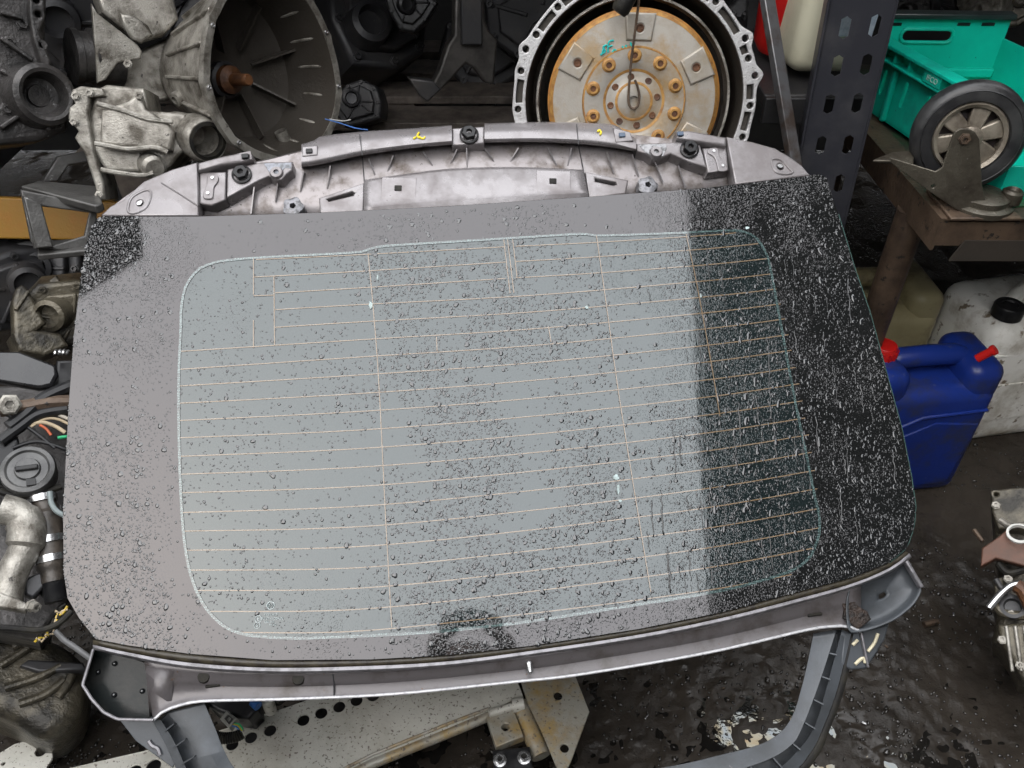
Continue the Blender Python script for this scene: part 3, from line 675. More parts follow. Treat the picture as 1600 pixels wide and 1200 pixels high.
for t in range(5):
    i = 5+t*7; bq, cq = sm(L2, 50)[i], sm(L3, 50)[i]; part(fb, 'rib', MB().bar(G.px(bq.x, bq.y, -.038), G.px(cq.x, cq.y, -.034), .002, .016, G.z), grey_paint)
part(fb, 'outer_flange', plate(G, [(186,1124),(240,1125),(250,1135),(275,1190),(270,1200),(235,1175),(212,1158)], -.05, .004, (), .001), grey_paint)
part(fb, 'sealant', MB().tube([G.px(x, y, -.047) for x, y in s2([(232,1158),(238,1166),(246,1170),(250,1180)], 12)], .003, 6), lip_paint)
P1 = sm([(345,1300),(500,1330),(700,1320),(985,1295)], 30); P2 = sm([(430,1245),(520,1265),(700,1262),(960,1212)], 30)
part(tg, 'bottom_bar', MB().loft([[G.px(q.x, q.y, -.06) for q in P1], [G.px(q.x, q.y, -.032) for q in P1], [G.px(*a.lerp(b, .5)[:2], -.045) for a, b in zip(P1, P2)], [G.px(q.x, q.y, -.032) for q in P2], [G.px(q.x, q.y, -.06) for q in P2]]), grey_paint, solid=.002)

# ------------------------------------------------------------------ gearboxes behind the tailgate
def bolt(fr_, a, b, z, r, h, mat, root, name='bolt'):
    f = Fr(fr_.p(a, b, z), fr_.z, fr_.x); return part(root, name, MB().lathe(f, [(r*1.3,0),(r*1.3,h*.3),(r,h*.35),(r,h),(r*.55,h),(r*.5,h*.6),(0,h*.6)], 6 if r > .004 else 10), mat, smooth=20)
# automatic gearbox with converter
o = pt(990, 158, 1.45)
T = Fr(o, V((-.05, -.93, .30)), XX)
tr = thing('automatic_gearbox', 'bright bell housing round a rusty converter disc with cyan scribble and wire hook', 'gearbox', T.p(0, -.25, -.1))
ri, ro = .190, .212
lug = [(156, .009), (166, .003), (184, .002), (148, .001), (132, .001), (51, .003), (29, .012), (20, .003), (11.6, .013), (-2, .001), (-17, .003), (112, .001), (92, .002), (74, .001), (200, .002), (-35, .004), (220, .002)]
def flr(a):
    d = math.degrees(a) % 360; r = ro
    for c, k in lug:
        e = abs((d-c+180) % 360-180); r += k*math.exp(-(e/3.6)**2)
    return r
ol = [(flr(a)*cos(a), flr(a)*sin(a)) for a in [2*pi*k/220 for k in range(220)]]
hs = [circ((0, 0), ri, 90)]
for c, k in lug: rr_ = .2025+k*.6; hs.append(circ((rr_*cos(radians(c)), rr_*sin(radians(c))), .0058, 12))
for c0, c1 in ((54, 70), (77, 89), (95, 109), (115, 129), (135, 145), (170, 181), (-14, -5), (-32, -21), (22.5, 26.5), (33, 47), (1, 8)):
    A = [radians(c0+(c1-c0)*k/6) for k in range(7)]
    hs.append([(.1955*cos(a), .1955*sin(a)) for a in A]+[(.2070*cos(a), .2070*sin(a)) for a in A[::-1]])
part(tr, 'bell_flange', plate_uv(T, ol, 0, .014, hs, .0014, 1), cast_b, smooth=40)
part(tr, 'bell_housing', MB().lathe(T, [(.189, -.004), (.187, -.05), (.18, -.13), (.09, -.17), (.0, -.17)], 64), cast_in)
part(tr, 'bell_outside', MB().lathe(T, [(.209, -.013), (.205, -.06), (.19, -.16), (.12, -.3), (.1, -.4), (0, -.4)], 64), cast)
part(tr, 'flange_web', MB().lathe(T, [(.206, -.0125), (.194, -.0125)], 90), cast_in)
cv = part(tr, 'converter', MB().lathe(T, [(.151, -.09), (.151, -.012), (.146, -.008)], 72), rust_rim)
part(tr, 'inner_ring', MB().lathe(T, [(.166, -.06), (.168, -.03), (.172, -.03), (.174, -.06)], 72), cast_l)
part(cv, 'disc', MB().lathe(T, [(.146, -.008), (.142, -.003), (.09, -.001), (.088, .003), (.062, .004), (.052, .0015), (.050, .001), (.030, .006), (.02, .008), (.009, .008), (.009, .001), (0, .001)], 72), flywheel)
part(cv, 'stain_ring', MB().lathe(T, [(.0905, -.0006), (.089, .0035), (.0868, .0034)], 64), rust_ring)
part(cv, 'stain_ring', MB().lathe(T, [(.0535, .0028), (.0515, .0024), (.049, .0014)], 64), rust_ring)
part(cv, 'stain_ring', MB().lathe(T, [(.033, .0057), (.030, .0068), (.0285, .0066)], 48), rust_ring)
part(cv, 'stain_ring', MB().lathe(T, [(.1475, -.0085), (.1445, -.005), (.1415, -.0024)], 72), rust_ring)
for k in range(10):
    a = radians(20+36*k); c = (.0745*cos(a), .0745*sin(a))
    f = Fr(T.p(*c, .003), T.z); bo = part(cv, 'bolt', MB().lathe(f, [(.0125, 0), (.0115, .002), (.0085, .003), (.0085, .008), (.0052, .008), (.0052, .003), (0, .003)], 18), rust_ring)
    part(bo, 'socket', MB().lathe(f, [(.0052, .005), (0, .005)], 8), rust)
for k in range(8):
    a = radians(10+45*k); f = Fr(T.p(.0405*cos(a), .0405*sin(a), .0028), T.z); part(cv, 'dowel_hole', MB().lathe(f, [(.006, .0012), (.005, .0022), (0, .0014)], 14), rust)
for k in range(6):
    a = radians(28+60*k); c = (.118*cos(a), .118*sin(a)); f = Fr(T.p(*c, 0), T.z, T.x*cos(a)+T.y*sin(a))
    pd = part(cv, 'lug_pad', plate_uv(f, [(-.02,-.022),(.024,-.026),(.024,.026),(-.02,.022)], .003, .006, [circ((0, 0), .0062)], .003), flywheel, smooth=40)
    part(pd, 'threaded_hole', MB().lathe(f, [(.0068, .0034), (.0058, .0036), (.0055, .001), (0, .001)], 14), rust)
sc = [[(948,70),(942,74),(946,80),(938,86)], [(944,72),(940,86)], [(950,82),(951,66),(959,63)], [(951,73),(957,71)], [(956,84),(960,77),(964,82),(962,88)], [(967,79),(966,87)], [(972,72),(975,78),(972,86)], [(978,70),(980,80),(985,74)], [(985,66),(988,78),(984,83)]]
for P in sc: part(cv, 'scribble', MB().tube([T.px(x, y, .0012) for x, y in s2(P, 10)], .0016, 5), paint_cyan)
f = Fr(T.p(0, 0, .0), T.z)
hk = sm([(1003,-40),(996,20),(987,90),(982,150),(984,166),(991,170),(997,164),(999,150),(996,135),(992,125)], 50)
single('wire_hook', MB().tube([T.px(q.x, q.y, .035-.02*min(1, max(0, (q.y+40)/180))) for q in hk], .0022, 8), brown_steel, 'thin steel wire hooked into the hub of the converter disc', 'wire')
single('hose_end', MB().tube([T.px(x, y, .05) for x, y in ((990,-20),(978,0),(970,14),(966,20))], [.014, .015, .0155, .012], 14), rubber, 'black ribbed hose end hanging above the converter disc', 'hose')

# silver manual gearbox at the left
B = Fr(pt(432, 112, 1.55), V((.80, -.56, .20)), V((0, 0, 1)))
gb = thing('manual_gearbox', 'silver manual gearbox with open bell mouth and rusty input shaft', 'gearbox', pt(300, 260, 1.55))
wob = lambda a, z: 1+.05*cos(2*a+.4)+.035*cos(3*a+1)
part(gb, 'bell_flange', MB().lathe(B, [(.150, -.004), (.150, .002), (.164, .002), (.164, -.012), (.152, -.012)], 72, wob=lambda a, z: wob(a, z)+.02*max(0, cos(9*a))**6), cast_l, smooth=40)
part(gb, 'bell_housing', MB().lathe(B, [(.154, -.01), (.148, -.05), (.128, -.12), (.10, -.21), (.085, -.26), (0, -.26)], 56, wob=wob), cast)
part(gb, 'bell_inside', MB().lathe(B, [(.150, .0), (.142, -.05), (.12, -.11), (.06, -.135), (0, -.135)], 56, wob=wob), cast_in)
for k in range(9):
    a = 2*pi*(k+.1)/9; r = .157*wob(a, 0); bolt(B, r*cos(a), r*sin(a), .002, .0035, .004, chrome, gb)
for k in range(7):
    a = 2*pi*k/7+.3
    part(gb, 'inner_rib', MB().bar(B.p(.045*cos(a), .045*sin(a), -.128), B.p(.125*cos(a), .125*sin(a), -.085), .004, .02, B.z), cast_in)
for k in range(16):
    a = 2*pi*(k+.5)/16; w0, w1 = wob(a, 0)*.158, wob(a, 0)*.104
    part(gb, 'bell_rib', MB().bar(B.p(w0*cos(a), w0*sin(a), -.012), B.p(w1*cos(a), w1*sin(a), -.2), .006, .014, B.p(cos(a), sin(a), 0)-B.o), cast, bevel=.002)
for a, z, r in ((2.2, -.09, .016), (2.9, -.15, .02), (1.7, -.16, .014), (3.3, -.07, .013)):
    q = wob(a, 0)*(.143-.25*(-z-.05)); f = Fr(B.p(q*cos(a), q*sin(a), z), B.p(cos(a), sin(a), 0)-B.o)
    part(gb, 'boss', MB().lathe(f, [(r, -.02), (r, .012), (r*.55, .014), (r*.5, .004), (0, .004)], 20), cast_l)
S_ = Fr(B.p(-.005, .035, -.13), B.z, B.x)
sh = part(gb, 'input_shaft', MB().lathe(S_, [(.026, 0), (.026, .035), (.016, .04), (.012, .042), (.011, .085), (.009, .088), (0, .088)], 24), rust)
part(sh, 'shaft_collar', MB().lathe(S_, [(.034, .0), (.034, .02), (.028, .025), (.028, .0)], 24), dark_steel)
K = facing(205, 205, 1.50, -12, 5)
def kp(pxs, top, t, mat, holes=(), bevel=.006, fr=K, smooth=0): return plate(fr, pxs, top, t, holes, bevel, 2, smooth)
part(gb, 'gear_case', kp([(150,140),(165,132),(225,138),(232,172),(290,178),(292,230),(265,262),(240,270),(165,268),(145,235),(140,180)], .02, .14, cast), cast)
part(gb, 'end_cover', kp([(112,140),(126,134),(160,138),(164,150),(140,152),(138,180),(146,235),(162,285),(165,312),(152,315),(148,290),(132,240),(116,215),(122,205),(106,185),(108,168),(116,162)], .032, .10, cast_l, [], .004), cast_l)
part(gb, 'case_front', kp([(158,172),(200,158),(218,142),(226,170),(262,192),(272,205),(268,235),(240,234),(200,230),(155,226)], .045, .05, cast), cast)
for P in ([(152,162),(190,172),(232,186),(270,190)], [(148,224),(170,228),(200,233),(240,230),(262,238)], [(158,265),(185,270),(220,274),(240,270)]):
    part(gb, 'case_rib', MB().tube([K.px(x, y, .046) for x, y in s2(P, 20)], .0045, 8), cast_l)
part(gb, 'drain_plug', MB().lathe(Fr(K.px(238, 260, .03), V((.5, -.7, .1))), [(.022,-.02),(.022,.012),(.016,.018),(0,.018)], 20), cast_l)
O_ = Fr(K.px(312, 215, .01), V((.62, -.66, .1)), V((0,0,1)))
part(gb, 'drive_outlet', MB().lathe(O_, [(.03,-.1),(.034,-.05),(.04,-.02),(.04,.028),(.036,.034),(.028,.034),(.026,.0),(.018,-.02),(0,-.02)], 32), cast)
part(gb, 'outlet_seal', MB().lathe(O_, [(.0345,.0345),(.028,.036),(.027,.02)], 32), rubber)
K2 = facing(200, 60, 1.56, 8, 0)
part(gb, 'bracket', plate(K2, [(143,5),(152,20),(215,70),(222,80),(220,92),(185,98),(165,125),(152,130)], .03, .02, (), .003), cast_l, label='triangular cast bracket on top of the gearbox')
part(gb, 'selector_box', plate(K2, [(150,-10),(270,-10),(280,30),(255,58),(225,66),(190,45),(160,20)], .0, .09, (), .008), cast)
part(gb, 'selector_cover', plate(K2, [(187,20),(210,24),(232,40),(240,55),(222,68),(206,62),(192,40)], .018, .05, (), .006), cast_l)
part(gb, 'case_strut', plate(K2, [(158,130),(180,100),(345,20),(352,60),(300,150),(230,165),(190,160)], -.03, .06, (), .008), cast)
D_ = Fr(K2.px(142, 90, -.02), V((-.75, -.6, .25)), V((0,0,1)))
part(gb, 'bearing_housing', MB().lathe(D_, [(.05,-.05),(.052,0),(.046,.004),(.046,.02),(.05,.022),(.05,.034),(.036,.036),(.0,.036)], 36), cast_d)
for x, y, h in ((118,150,.034),(116,190,.034),(140,145,.034),(155,305,.034),(200,100,.03),(218,150,.046)): bolt(Fr(K.px(x, y, h), K.z), 0, 0, 0, .006, .006, cast_l, gb)

# dark gearbox at the far left
K3 = facing(55, 120, 1.45, 14, 4)
dg_ = thing('dark_gearbox', 'black oily gearbox casing with round socket at the far left', 'gearbox', pt(40, 225, 1.5))
part(dg_, 'casing', plate(K3, [(-60,-30),(75,-30),(72,60),(78,100),(100,128),(112,165),(105,205),(60,222),(-60,235)], 0, .16, (), .012), cast_d)
part(dg_, 'flange', plate(K3, [(45,-30),(72,-30),(70,30),(62,50),(80,95),(78,105),(66,100),(52,60),(46,20)], .024, .05, [(57,0,5),(60,22,5),(66,70,4)], .004), cast_d)
part(dg_, 'socket', MB().lathe(Fr(K3.px(60, 150, 0), K3.z+V((.25,0,0))), [(.06,-.02),(.052,.03),(.044,.036),(.038,.034),(.03,.0),(.02,-.004),(.018,.004),(.0,.004)], 36), cast_d)
for P in ([(0,60),(30,70),(50,95)], [(0,200),(30,180)], [(75,205),(70,180)], [(0,20),(35,30)], [(0,110),(24,125)]):
    part(dg_, 'rib', MB().bar(K3.px(*P[0], .004), K3.px(*P[-1], .004), .007, .022, K3.z), cast_d, bevel=.002)
for x, y in ((14,66),(34,38),(88,118),(10,170),(90,195)): bolt(Fr(K3.px(x, y, 0), K3.z), 0, 0, 0, .008, .01, cast_d, dg_)

# rack: pallet, beams, steel stand
pal = thing('pallet', 'dark wet timber pallet under the hanging bracket, seen in the gap', 'pallet', gz(650, 170, .50))
for k in range(5): part(pal, 'deck_board', MB().box((-.35+.0, 2.02+.19*k, .60), 1.5, .12, .022), wood, bevel=.002)
for x in (-.95, -.33, .3): part(pal, 'stringer', MB().box((x, 2.4, .535), .1, .95, .10), wood, bevel=.003)
rk = thing('rack_shelf', 'dark steel shelf frame carrying the pallet and gearboxes', 'rack', (0, 2.0, 0))
for y in (1.72, 2.9): part(rk, 'beam', MB().box((-.95, y, .44), 2.9, .05, .08), dark_steel, bevel=.004)
for k in range(6): part(rk, 'cross_bar', MB().box((-2+.48*k, 2.31, .455), .05, 1.13, .05), dark_steel)
for x in (-2.2, 0.05): part(rk, 'upright', MB().box((x, 2.95, .8), .08, .05, 1.6), dark_steel, bevel=.003)
yb = Fr(pt(60, 340, 1.72), V((.05, -.9, .42)))
single('yellow_beam', plate(yb, [(-60,306),(150,314),(220,318),(220,372),(150,376),(-60,372)], 0, .05, (), .004), yellow, 'yellow painted rack beam behind the black steel stand', 'beam')
stand_m = M('weathered_steel', (.085,.083,.078), .4, .2, (.04,.038,.036), 16, .42, .66, .3, 160, speck=(.2,.2,.19), speck_s=120, speck_t=.68)
st = thing('steel_stand', 'black steel box stand under the silver gearbox', 'stand', pt(95, 395, 1.5))
Q1 = facing(95, 340, 1.45, 8, 0)
fr_ = part(st, 'front_frame', plate(Q1, [(32,296),(150,320),(152,330),(150,384),(140,395),(58,388),(48,376)], 0, .012, [[(66,322),(140,332),(132,368),(82,384)]], .003), stand_m)
part(st, 'front_leg', plate(Q1, [(36,305),(64,318),(84,386),(56,388)], .012, .04, (), .003), stand_m)
part(st, 'top_plate', MB().prism([pt(32,290,1.44), pt(60,282,1.52), pt(150,290,1.52), pt(160,316,1.45), pt(150,322,1.44)], (0,0,-.016)), stand_m, bevel=.003)
part(st, 'rear_frame', plate(facing(110, 270, 1.55, 8), [(66,284),(90,244),(150,232),(158,250),(108,258),(90,284)], 0, .02, (), .003), stand_m)
part(st, 'foot_plate', MB().bar(pt(60,392,1.46), pt(170,382,1.5), .05, .012), stand_m, bevel=.003)
hb = thing('mounting_bracket', 'dark cast mounting bracket hanging in the gap between the gearboxes', 'bracket', pt(735, 130, 1.9))
HBf = facing(735, 70, 1.95, 10, -6)
part(hb, 'plate', plate(HBf, [(712,-60),(757,-60),(758,30),(764,48),(778,62),(772,132),(758,130),(742,108),(728,100),(716,112),(704,126),(684,146),(664,156),(672,138),(686,112),(700,70),(710,55)], 0, .05, (), .006), M('bracket_iron', (.07,.065,.06), .4, .4, (.03,.028,.026), 14))
part(hb, 'web', MB().bar(HBf.px(735, -40, .01), HBf.px(737, 70, .01), .05, .02, HBf.z), dark_steel, bevel=.004)
part(hb, 'foot', plate(HBf, [(638,122),(676,126),(690,140),(668,160),(655,150)], .03, .04, (), .005), dark_steel)
# dark castings further back on the rack: each with body, flange, boss
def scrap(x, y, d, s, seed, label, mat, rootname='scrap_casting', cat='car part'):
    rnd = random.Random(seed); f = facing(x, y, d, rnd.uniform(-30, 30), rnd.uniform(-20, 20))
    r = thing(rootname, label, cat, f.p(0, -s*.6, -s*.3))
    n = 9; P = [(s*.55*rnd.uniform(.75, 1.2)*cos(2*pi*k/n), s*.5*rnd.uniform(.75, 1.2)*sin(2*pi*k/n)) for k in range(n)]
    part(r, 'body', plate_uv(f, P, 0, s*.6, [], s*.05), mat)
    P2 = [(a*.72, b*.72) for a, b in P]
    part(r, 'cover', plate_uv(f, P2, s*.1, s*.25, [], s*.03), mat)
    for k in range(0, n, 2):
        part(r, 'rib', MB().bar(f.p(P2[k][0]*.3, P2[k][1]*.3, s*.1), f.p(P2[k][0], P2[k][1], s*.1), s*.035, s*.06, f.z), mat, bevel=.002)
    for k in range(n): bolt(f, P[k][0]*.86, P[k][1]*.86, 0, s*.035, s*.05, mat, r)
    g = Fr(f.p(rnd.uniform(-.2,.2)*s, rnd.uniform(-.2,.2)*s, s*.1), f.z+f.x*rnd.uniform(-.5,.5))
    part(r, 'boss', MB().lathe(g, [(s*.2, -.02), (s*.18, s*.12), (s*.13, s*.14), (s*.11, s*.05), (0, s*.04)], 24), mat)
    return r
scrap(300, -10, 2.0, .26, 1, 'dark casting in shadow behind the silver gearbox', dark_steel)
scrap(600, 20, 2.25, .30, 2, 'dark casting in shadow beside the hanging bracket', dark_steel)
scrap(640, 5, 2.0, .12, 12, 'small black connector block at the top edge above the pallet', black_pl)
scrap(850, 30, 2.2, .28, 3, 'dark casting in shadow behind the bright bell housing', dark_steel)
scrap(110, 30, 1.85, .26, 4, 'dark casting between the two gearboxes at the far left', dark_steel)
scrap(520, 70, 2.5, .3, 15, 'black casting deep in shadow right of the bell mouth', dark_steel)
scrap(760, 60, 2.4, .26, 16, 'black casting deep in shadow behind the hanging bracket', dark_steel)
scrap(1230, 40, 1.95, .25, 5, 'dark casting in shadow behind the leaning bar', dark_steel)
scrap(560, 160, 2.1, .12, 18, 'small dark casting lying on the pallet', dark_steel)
for nm, m_, P in (('blue', wire_blue, [(508,186),(530,192),(555,200),(575,203)]), ('white', M('wire_white', (.4,.4,.38), .5, 0, bump=0), [(515,186),(535,189),(548,187)])):
    single('wire', MB().tube([pt(x, y, 1.62) for x, y in s2(P, 16)], .0012, 6), m_, 'thin %s wire end beside the rim of the bell mouth' % nm, 'wire')

# ------------------------------------------------------------------ right: rack upright, leaning bar, cans, bench, crate, caster
base = pt(1286, 275, 1.60)
ps = thing('rack_upright', 'black perforated steel rack upright standing right of the glass', 'post', V((base.x, base.y, 0)))
PF = Fr(base, V((-.22, -.97, .0)), V((1, 0, .0)))
top = PF.px(1355, -30, 0); bt = PF.px(1278, 330, 0)
ax = (top-bt).normalized(); PF = Fr(bt, PF.z, ax.cross(PF.z)); PF.y = ax
Lh = (top-bt).length; hw = .054
holes = []
for y in (40, 100, 160, 225, 285):
    for sx in (-1, 1):
        q = PF.uv(1342-(y-40)*.235, y, 0); cx, cy = sx*.024+.004, q[1]+(-.004 if sx < 0 else 0)
        holes.append([(cx-.008, cy-.014), (cx, cy-.019), (cx+.008, cy-.014), (cx+.008, cy+.014), (cx, cy+.019), (cx-.008, cy+.014)])
part(ps, 'face_plate', plate_uv(PF, [(-hw, -.75), (hw, -.75), (hw, Lh+.35), (-hw, Lh+.35)], 0, .0025, holes), blue_steel, smooth=0)
for sx in (-1, 1): part(ps, 'side_flange', MB().box(PF.p(sx*(hw+.001), (Lh-.4)/2, -.03), .0025, Lh+1.1, .066, PF), blue_steel)
part(ps, 'rolled_edge', MB().tube([PF.p(-hw, -.75, .001), PF.p(-hw, Lh+.35, .001)], .003, 8), blue_steel)
part(ps, 'foot', MB().box((bt.x-.02, bt.y, .04), .12, .1, .08), dark_steel)
single('leaning_bar', MB().bar(pt(1194, -30, 1.50), pt(1243, 268, 1.56), .024, .016), M('bar_steel', (.14,.14,.145), .35, .5, (.08,.06,.05), 20), 'grey flat steel bar leaning between bell housing and rack upright', 'bar', bevel=.002)
single('stop_edge', MB().bar(pt(1180,-20,1.9), pt(1175,60,1.9), .03, .03), dark_steel, 'dark steel strip in shadow behind the leaning bar top', 'strip')
def rbox(fr_, w_, d_, h_, r, taper=1.0, seg=5):
    """rounded can body in the frame's x (width), y (depth), z (height)"""
    bm = bmesh.new(); bmesh.ops.create_cube(bm, size=1)
    for v in bm.verts:
        k = taper if v.co.z > 0 else 1
        v.co = V((v.co.x*w_*k, v.co.y*d_*k, (v.co.z+.5)*h_))
    bmesh.ops.bevel(bm, geom=list(bm.edges), offset=r, segments=seg, affect='EDGES', profile=.5)
    me = bpy.data.meshes.new('b'); bm.to_mesh(me); bm.free(); me.transform(fr_.mat()); return me
ZU = V((0, 0, 1))
# cream canister and red can on the shelf
f = Fr(pt(1283, 118, 1.62)+V((0,.06,0)), V((.05, 0, 1)), V((1, .15, 0)))
cc = thing('cream_canister', 'cream plastic canister with pale label behind the rack upright', 'canister', f.o)
part(cc, 'body', rbox(f, .15, .12, .30, .03, .95), cream_pl, smooth=60)
part(cc, 'label', MB().box(f.p(.03, -.0612, .16), .08, .002, .17, f), label_m)
part(cc, 'neck', MB().lathe(Fr(f.p(-.02, 0, .29), f.z), [(.03,0),(.03,.02),(.026,.02),(.026,.05),(0,.05)], 20), cream_pl)
f = Fr(pt(1222, 78, 1.72), V((0, 0, 1)), V((1, .1, 0)))
rc_ = thing('red_can', 'red plastic can between leaning bar and cream canister', 'canister', f.o)
part(rc_, 'body', MB().lathe(f, [(0,0),(.05,0),(.062,.02),(.065,.12),(.065,.26),(.04,.31),(.02,.32),(0,.32)], 32), red_pl)
part(rc_, 'cap', MB().lathe(f, [(.022,.32),(.022,.35),(0,.35)], 20), black_pl)
sh_ = thing('shelf_board', 'worn dark shelf board under the cream canister', 'shelf', pt(1260, 135, 1.66))
q = pt(1275, 122, 1.64); part(sh_, 'board', MB().box((q.x-.02, q.y+.2, q.z-.016), .20, .56, .025), dark_steel, bevel=.003)
part(sh_, 'board_lip', MB().box((q.x-.02, q.y-.088, q.z-.03), .20, .012, .05), dark_steel, bevel=.002)
# bench
TZ = .78
bench = thing('steel_bench', 'rusty angle iron bench with green worn top carrying crate and caster', 'bench', (1.2, 1.6, 0))
A1 = gz(1470, 345, TZ); A0 = gz(1258, 100, TZ); A2 = V((1.9, A1.y-.02, TZ))
top_poly = [A1, A2, V((1.9, A0.y, TZ)), A0]
part(bench, 'top', MB().prism([p+V((0.004,0.004,-.003)) for p in top_poly], (0, 0, -.012)), M('bench_top', (.05,.045,.035), .4, .2, (.02,.1,.045), 10, .45, .6, .2, speck=(.02,.02,.02)), smooth=0)
part(bench, 'side_angle', MB().prism([A1, A0, A0+V((.05,0,0)), A1+V((.05,0,0))], (0, 0, .004)), brown_steel)
part(bench, 'side_face', MB().prism([A1, A0, A0+V((0,0,-.06)), A1+V((0,0,-.06))], (.005, 0, 0)), brown_steel)
part(bench, 'front_angle', MB().prism([A1+V((.052,0,.0005)), A2, A2+V((0,.05,0)), A1+V((.052,.05,.0005))], (0, 0, .0042)), brown_steel)
part(bench, 'front_face', MB().prism([A1+V((.002,0,-.002)), A2, A2+V((0,0,-.05)), A1+V((.002,0,-.05))], (0, .005, 0)), brown_steel)
fq = Fr(A1+V((.1,-.003,-.05)), V((0,-1,0)))
part(bench, 'hanging_flap', plate_uv(fq, [(-.045,.012),(.8,.012),(.8,-.03),(-.06,-.03)], .002, .004), M('flap', (.04,.033,.026), .6, .1, (.035,.03,.025), 14))
part(bench, 'green_strip', MB().box((A1.x+.45, A1.y+.075, TZ+.006), .75, .07, .004), green_paint)
lt_ = gz(1425, 335, TZ-.06)
part(bench, 'leg', MB().tube([V((lt_.x, lt_.y, TZ-.05)), V((lt_.x, lt_.y, 0))], .03, 20), brown_steel, label='round rusty pipe leg of the bench')
part(bench, 'leg', MB().tube([V((1.8, lt_.y, TZ-.05)), V((1.8, lt_.y, 0))], .03, 16), brown_steel)
part(bench, 'leg', MB().tube([V((1.8, 2.0, TZ-.05)), V((1.8, 2.0, 0))], .03, 16), brown_steel)
part(bench, 'leg', MB().tube([V((.85, 2.05, TZ-.05)), V((.85, 2.05, 0))], .03, 16), brown_steel)
# crate
CZ = TZ+.008; CH = .155; CE = .20
a = V((.788, 1.80, CZ+CE)); b = V((1.03, 1.79, CZ+CE))
dirx = (b-a).normalized(); dl = V((.235, -.97, 0)).normalized()
cr = thing('plastic_crate', 'turquoise plastic crate with hand hole on the bench', 'crate', V((a.x, a.y, CZ)))
LEN = .43; wd = (b-a).length
c0 = V((a.x, a.y, 0)); c1 = V((b.x, b.y, 0)); c3 = c0+dl*LEN; c2 = c1+dl*LEN
# end wall with openings (faces the viewer)
FE = Fr(V((a.x, a.y, CZ)), V((dirx.y, -dirx.x, 0)), dirx)
def rrect(x0, x1, y0, y1, r=.012):
    out = []
    for cx, cy, s0 in ((x1-r, y1-r, 0), (x0+r, y1-r, 90), (x0+r, y0+r, 180), (x1-r, y0+r, 270)):
        for k in range(4): t = radians(s0+30*k); out.append((cx+r*cos(t), cy+r*sin(t)))
    return out
hh = [FE.uv(*p) for p in ((1410,44),(1484,66))]
hol = [rrect(hh[0][0], hh[1][0], min(hh[0][1], hh[1][1]), max(hh[0][1], hh[1][1]), .014)]
for x in (1398, 1505, 1543):
    u = FE.uv(x, 38); hol.append(rrect(u[0]-.013, u[0]+.013, u[1]-.003, u[1]+.003, .0028))
u0, u1 = hh[0][0], hh[1][0]; v0, v1 = sorted((hh[0][1], hh[1][1]))
mbw = MB()
for (p0, p1, q0, q1) in ((0, wd, 0, v0), (0, u0, v0, v1), (u1, wd, v0, v1), (0, wd, v1, CE)): mbw.box(FE.p((p0+p1)/2, (q0+q1)/2, 0), p1-p0, q1-q0, .006, FE)
part(cr, 'end_wall', mbw, crate_m, smooth=0)
part(cr, 'hole_rim', MB().tube([FE.p(x, y, .003) for x, y in rrect(u0, u1, v0, v1, .012)]+[FE.p(u1, v1-.012, .003)], .004, 8), crate_m)
for x in (1398, 1505, 1543):
    u = FE.uv(x, 37); part(cr, 'slot', MB().box(FE.p(u[0], u[1], .0035), .026, .006, .002, FE), black_pl)
part(cr, 'end_rim', MB().bar(V((a.x-.005, a.y, CZ+CE)), V((b.x+.005, b.y, CZ+CE)), .03, .012), M('dark_rim', (.02,.03,.03), .3, 0), bevel=.003)
part(cr, 'end_step', MB().bar(V((a.x, a.y, CZ+CH*.55))-FE.z*-.006, V((b.x, b.y, CZ+CH*.55))-FE.z*-.006, .012, .02), crate_m, bevel=.004)
# long wall (outside faces the post)
FS = Fr(V((c0.x, c0.y, CZ)), V((dl.y, -dl.x, 0)).normalized()*(1 if V((dl.y, -dl.x, 0)).x < 0 else -1), dl)
sg_ = 1 if FS.y.z > 0 else -1
if sg_ < 0: FS = Fr(FS.o, FS.z, -FS.x)
sx = 1 if FS.x.dot(dl) > 0 else -1
hol = []
for k in range(7):
    u = sx*(.03+.075*k); hol.append(rrect(u-.005, u+.005, CH*.28, CH*.62, .0048))
e0, e1 = sorted((0, sx*LEN))
part(cr, 'long_wall', plate_uv(FS, [(e0,0),(e1,0),(e1,CH),(e0,CH)], 0, .006, hol, .001), crate_m, smooth=30)
part(cr, 'rim', MB().box(FS.p((e0+e1)/2, CH*.98, .012), LEN, .008, .03, FS), crate_m, bevel=.002)
part(cr, 'rim', MB().box(FS.p((e0+e1)/2, CH*.78, .010), LEN, .006, .024, FS), crate_m, bevel=.002)
for k in range(12): part(cr, 'rim_rib', MB().box(FS.p(sx*(.02+.05*k), CH*.88, .010), .004, CH*.2, .022, FS), crate_m)
part(cr, 'name_plate', MB().box(FS.p(sx*.2, CH*.88, .0225), .05, CH*.14, .002, FS), crate_m, bevel=.0008)
part(cr, 'lettering', text_mesh(FS, 'IFCO', .015, sx*.2, CH*.88, .0242), M('letter_white', (.45,.6,.56), .5, 0, bump=0), smooth=0)
for k in range(4): part(cr, 'wall_rib', MB().box(FS.p(sx*(.07+.15*k), CH*.36, .006), .012, CH*.7, .012, FS), crate_m, bevel=.003)
FO = Fr(V((c1.x, c1.y, CZ)), FS.z, dl)
part(cr, 'long_wall', MB().box(V(((c1.x+c2.x)/2, (c1.y+c2.y)/2, CZ+CH/2)), LEN, CH, .006, FS), crate_m, bevel=.001)
part(cr, 'end_wall', MB().box(V(((c2.x+c3.x)/2, (c2.y+c3.y)/2, CZ+CH*.2)), wd, CH*.4, .006, FE), crate_m, bevel=.001)
part(cr, 'floor', MB().prism([p+V((0,0,CZ)) for p in (c0, c1, c2, c3)], (0, 0, .006)), crate_m, smooth=0)
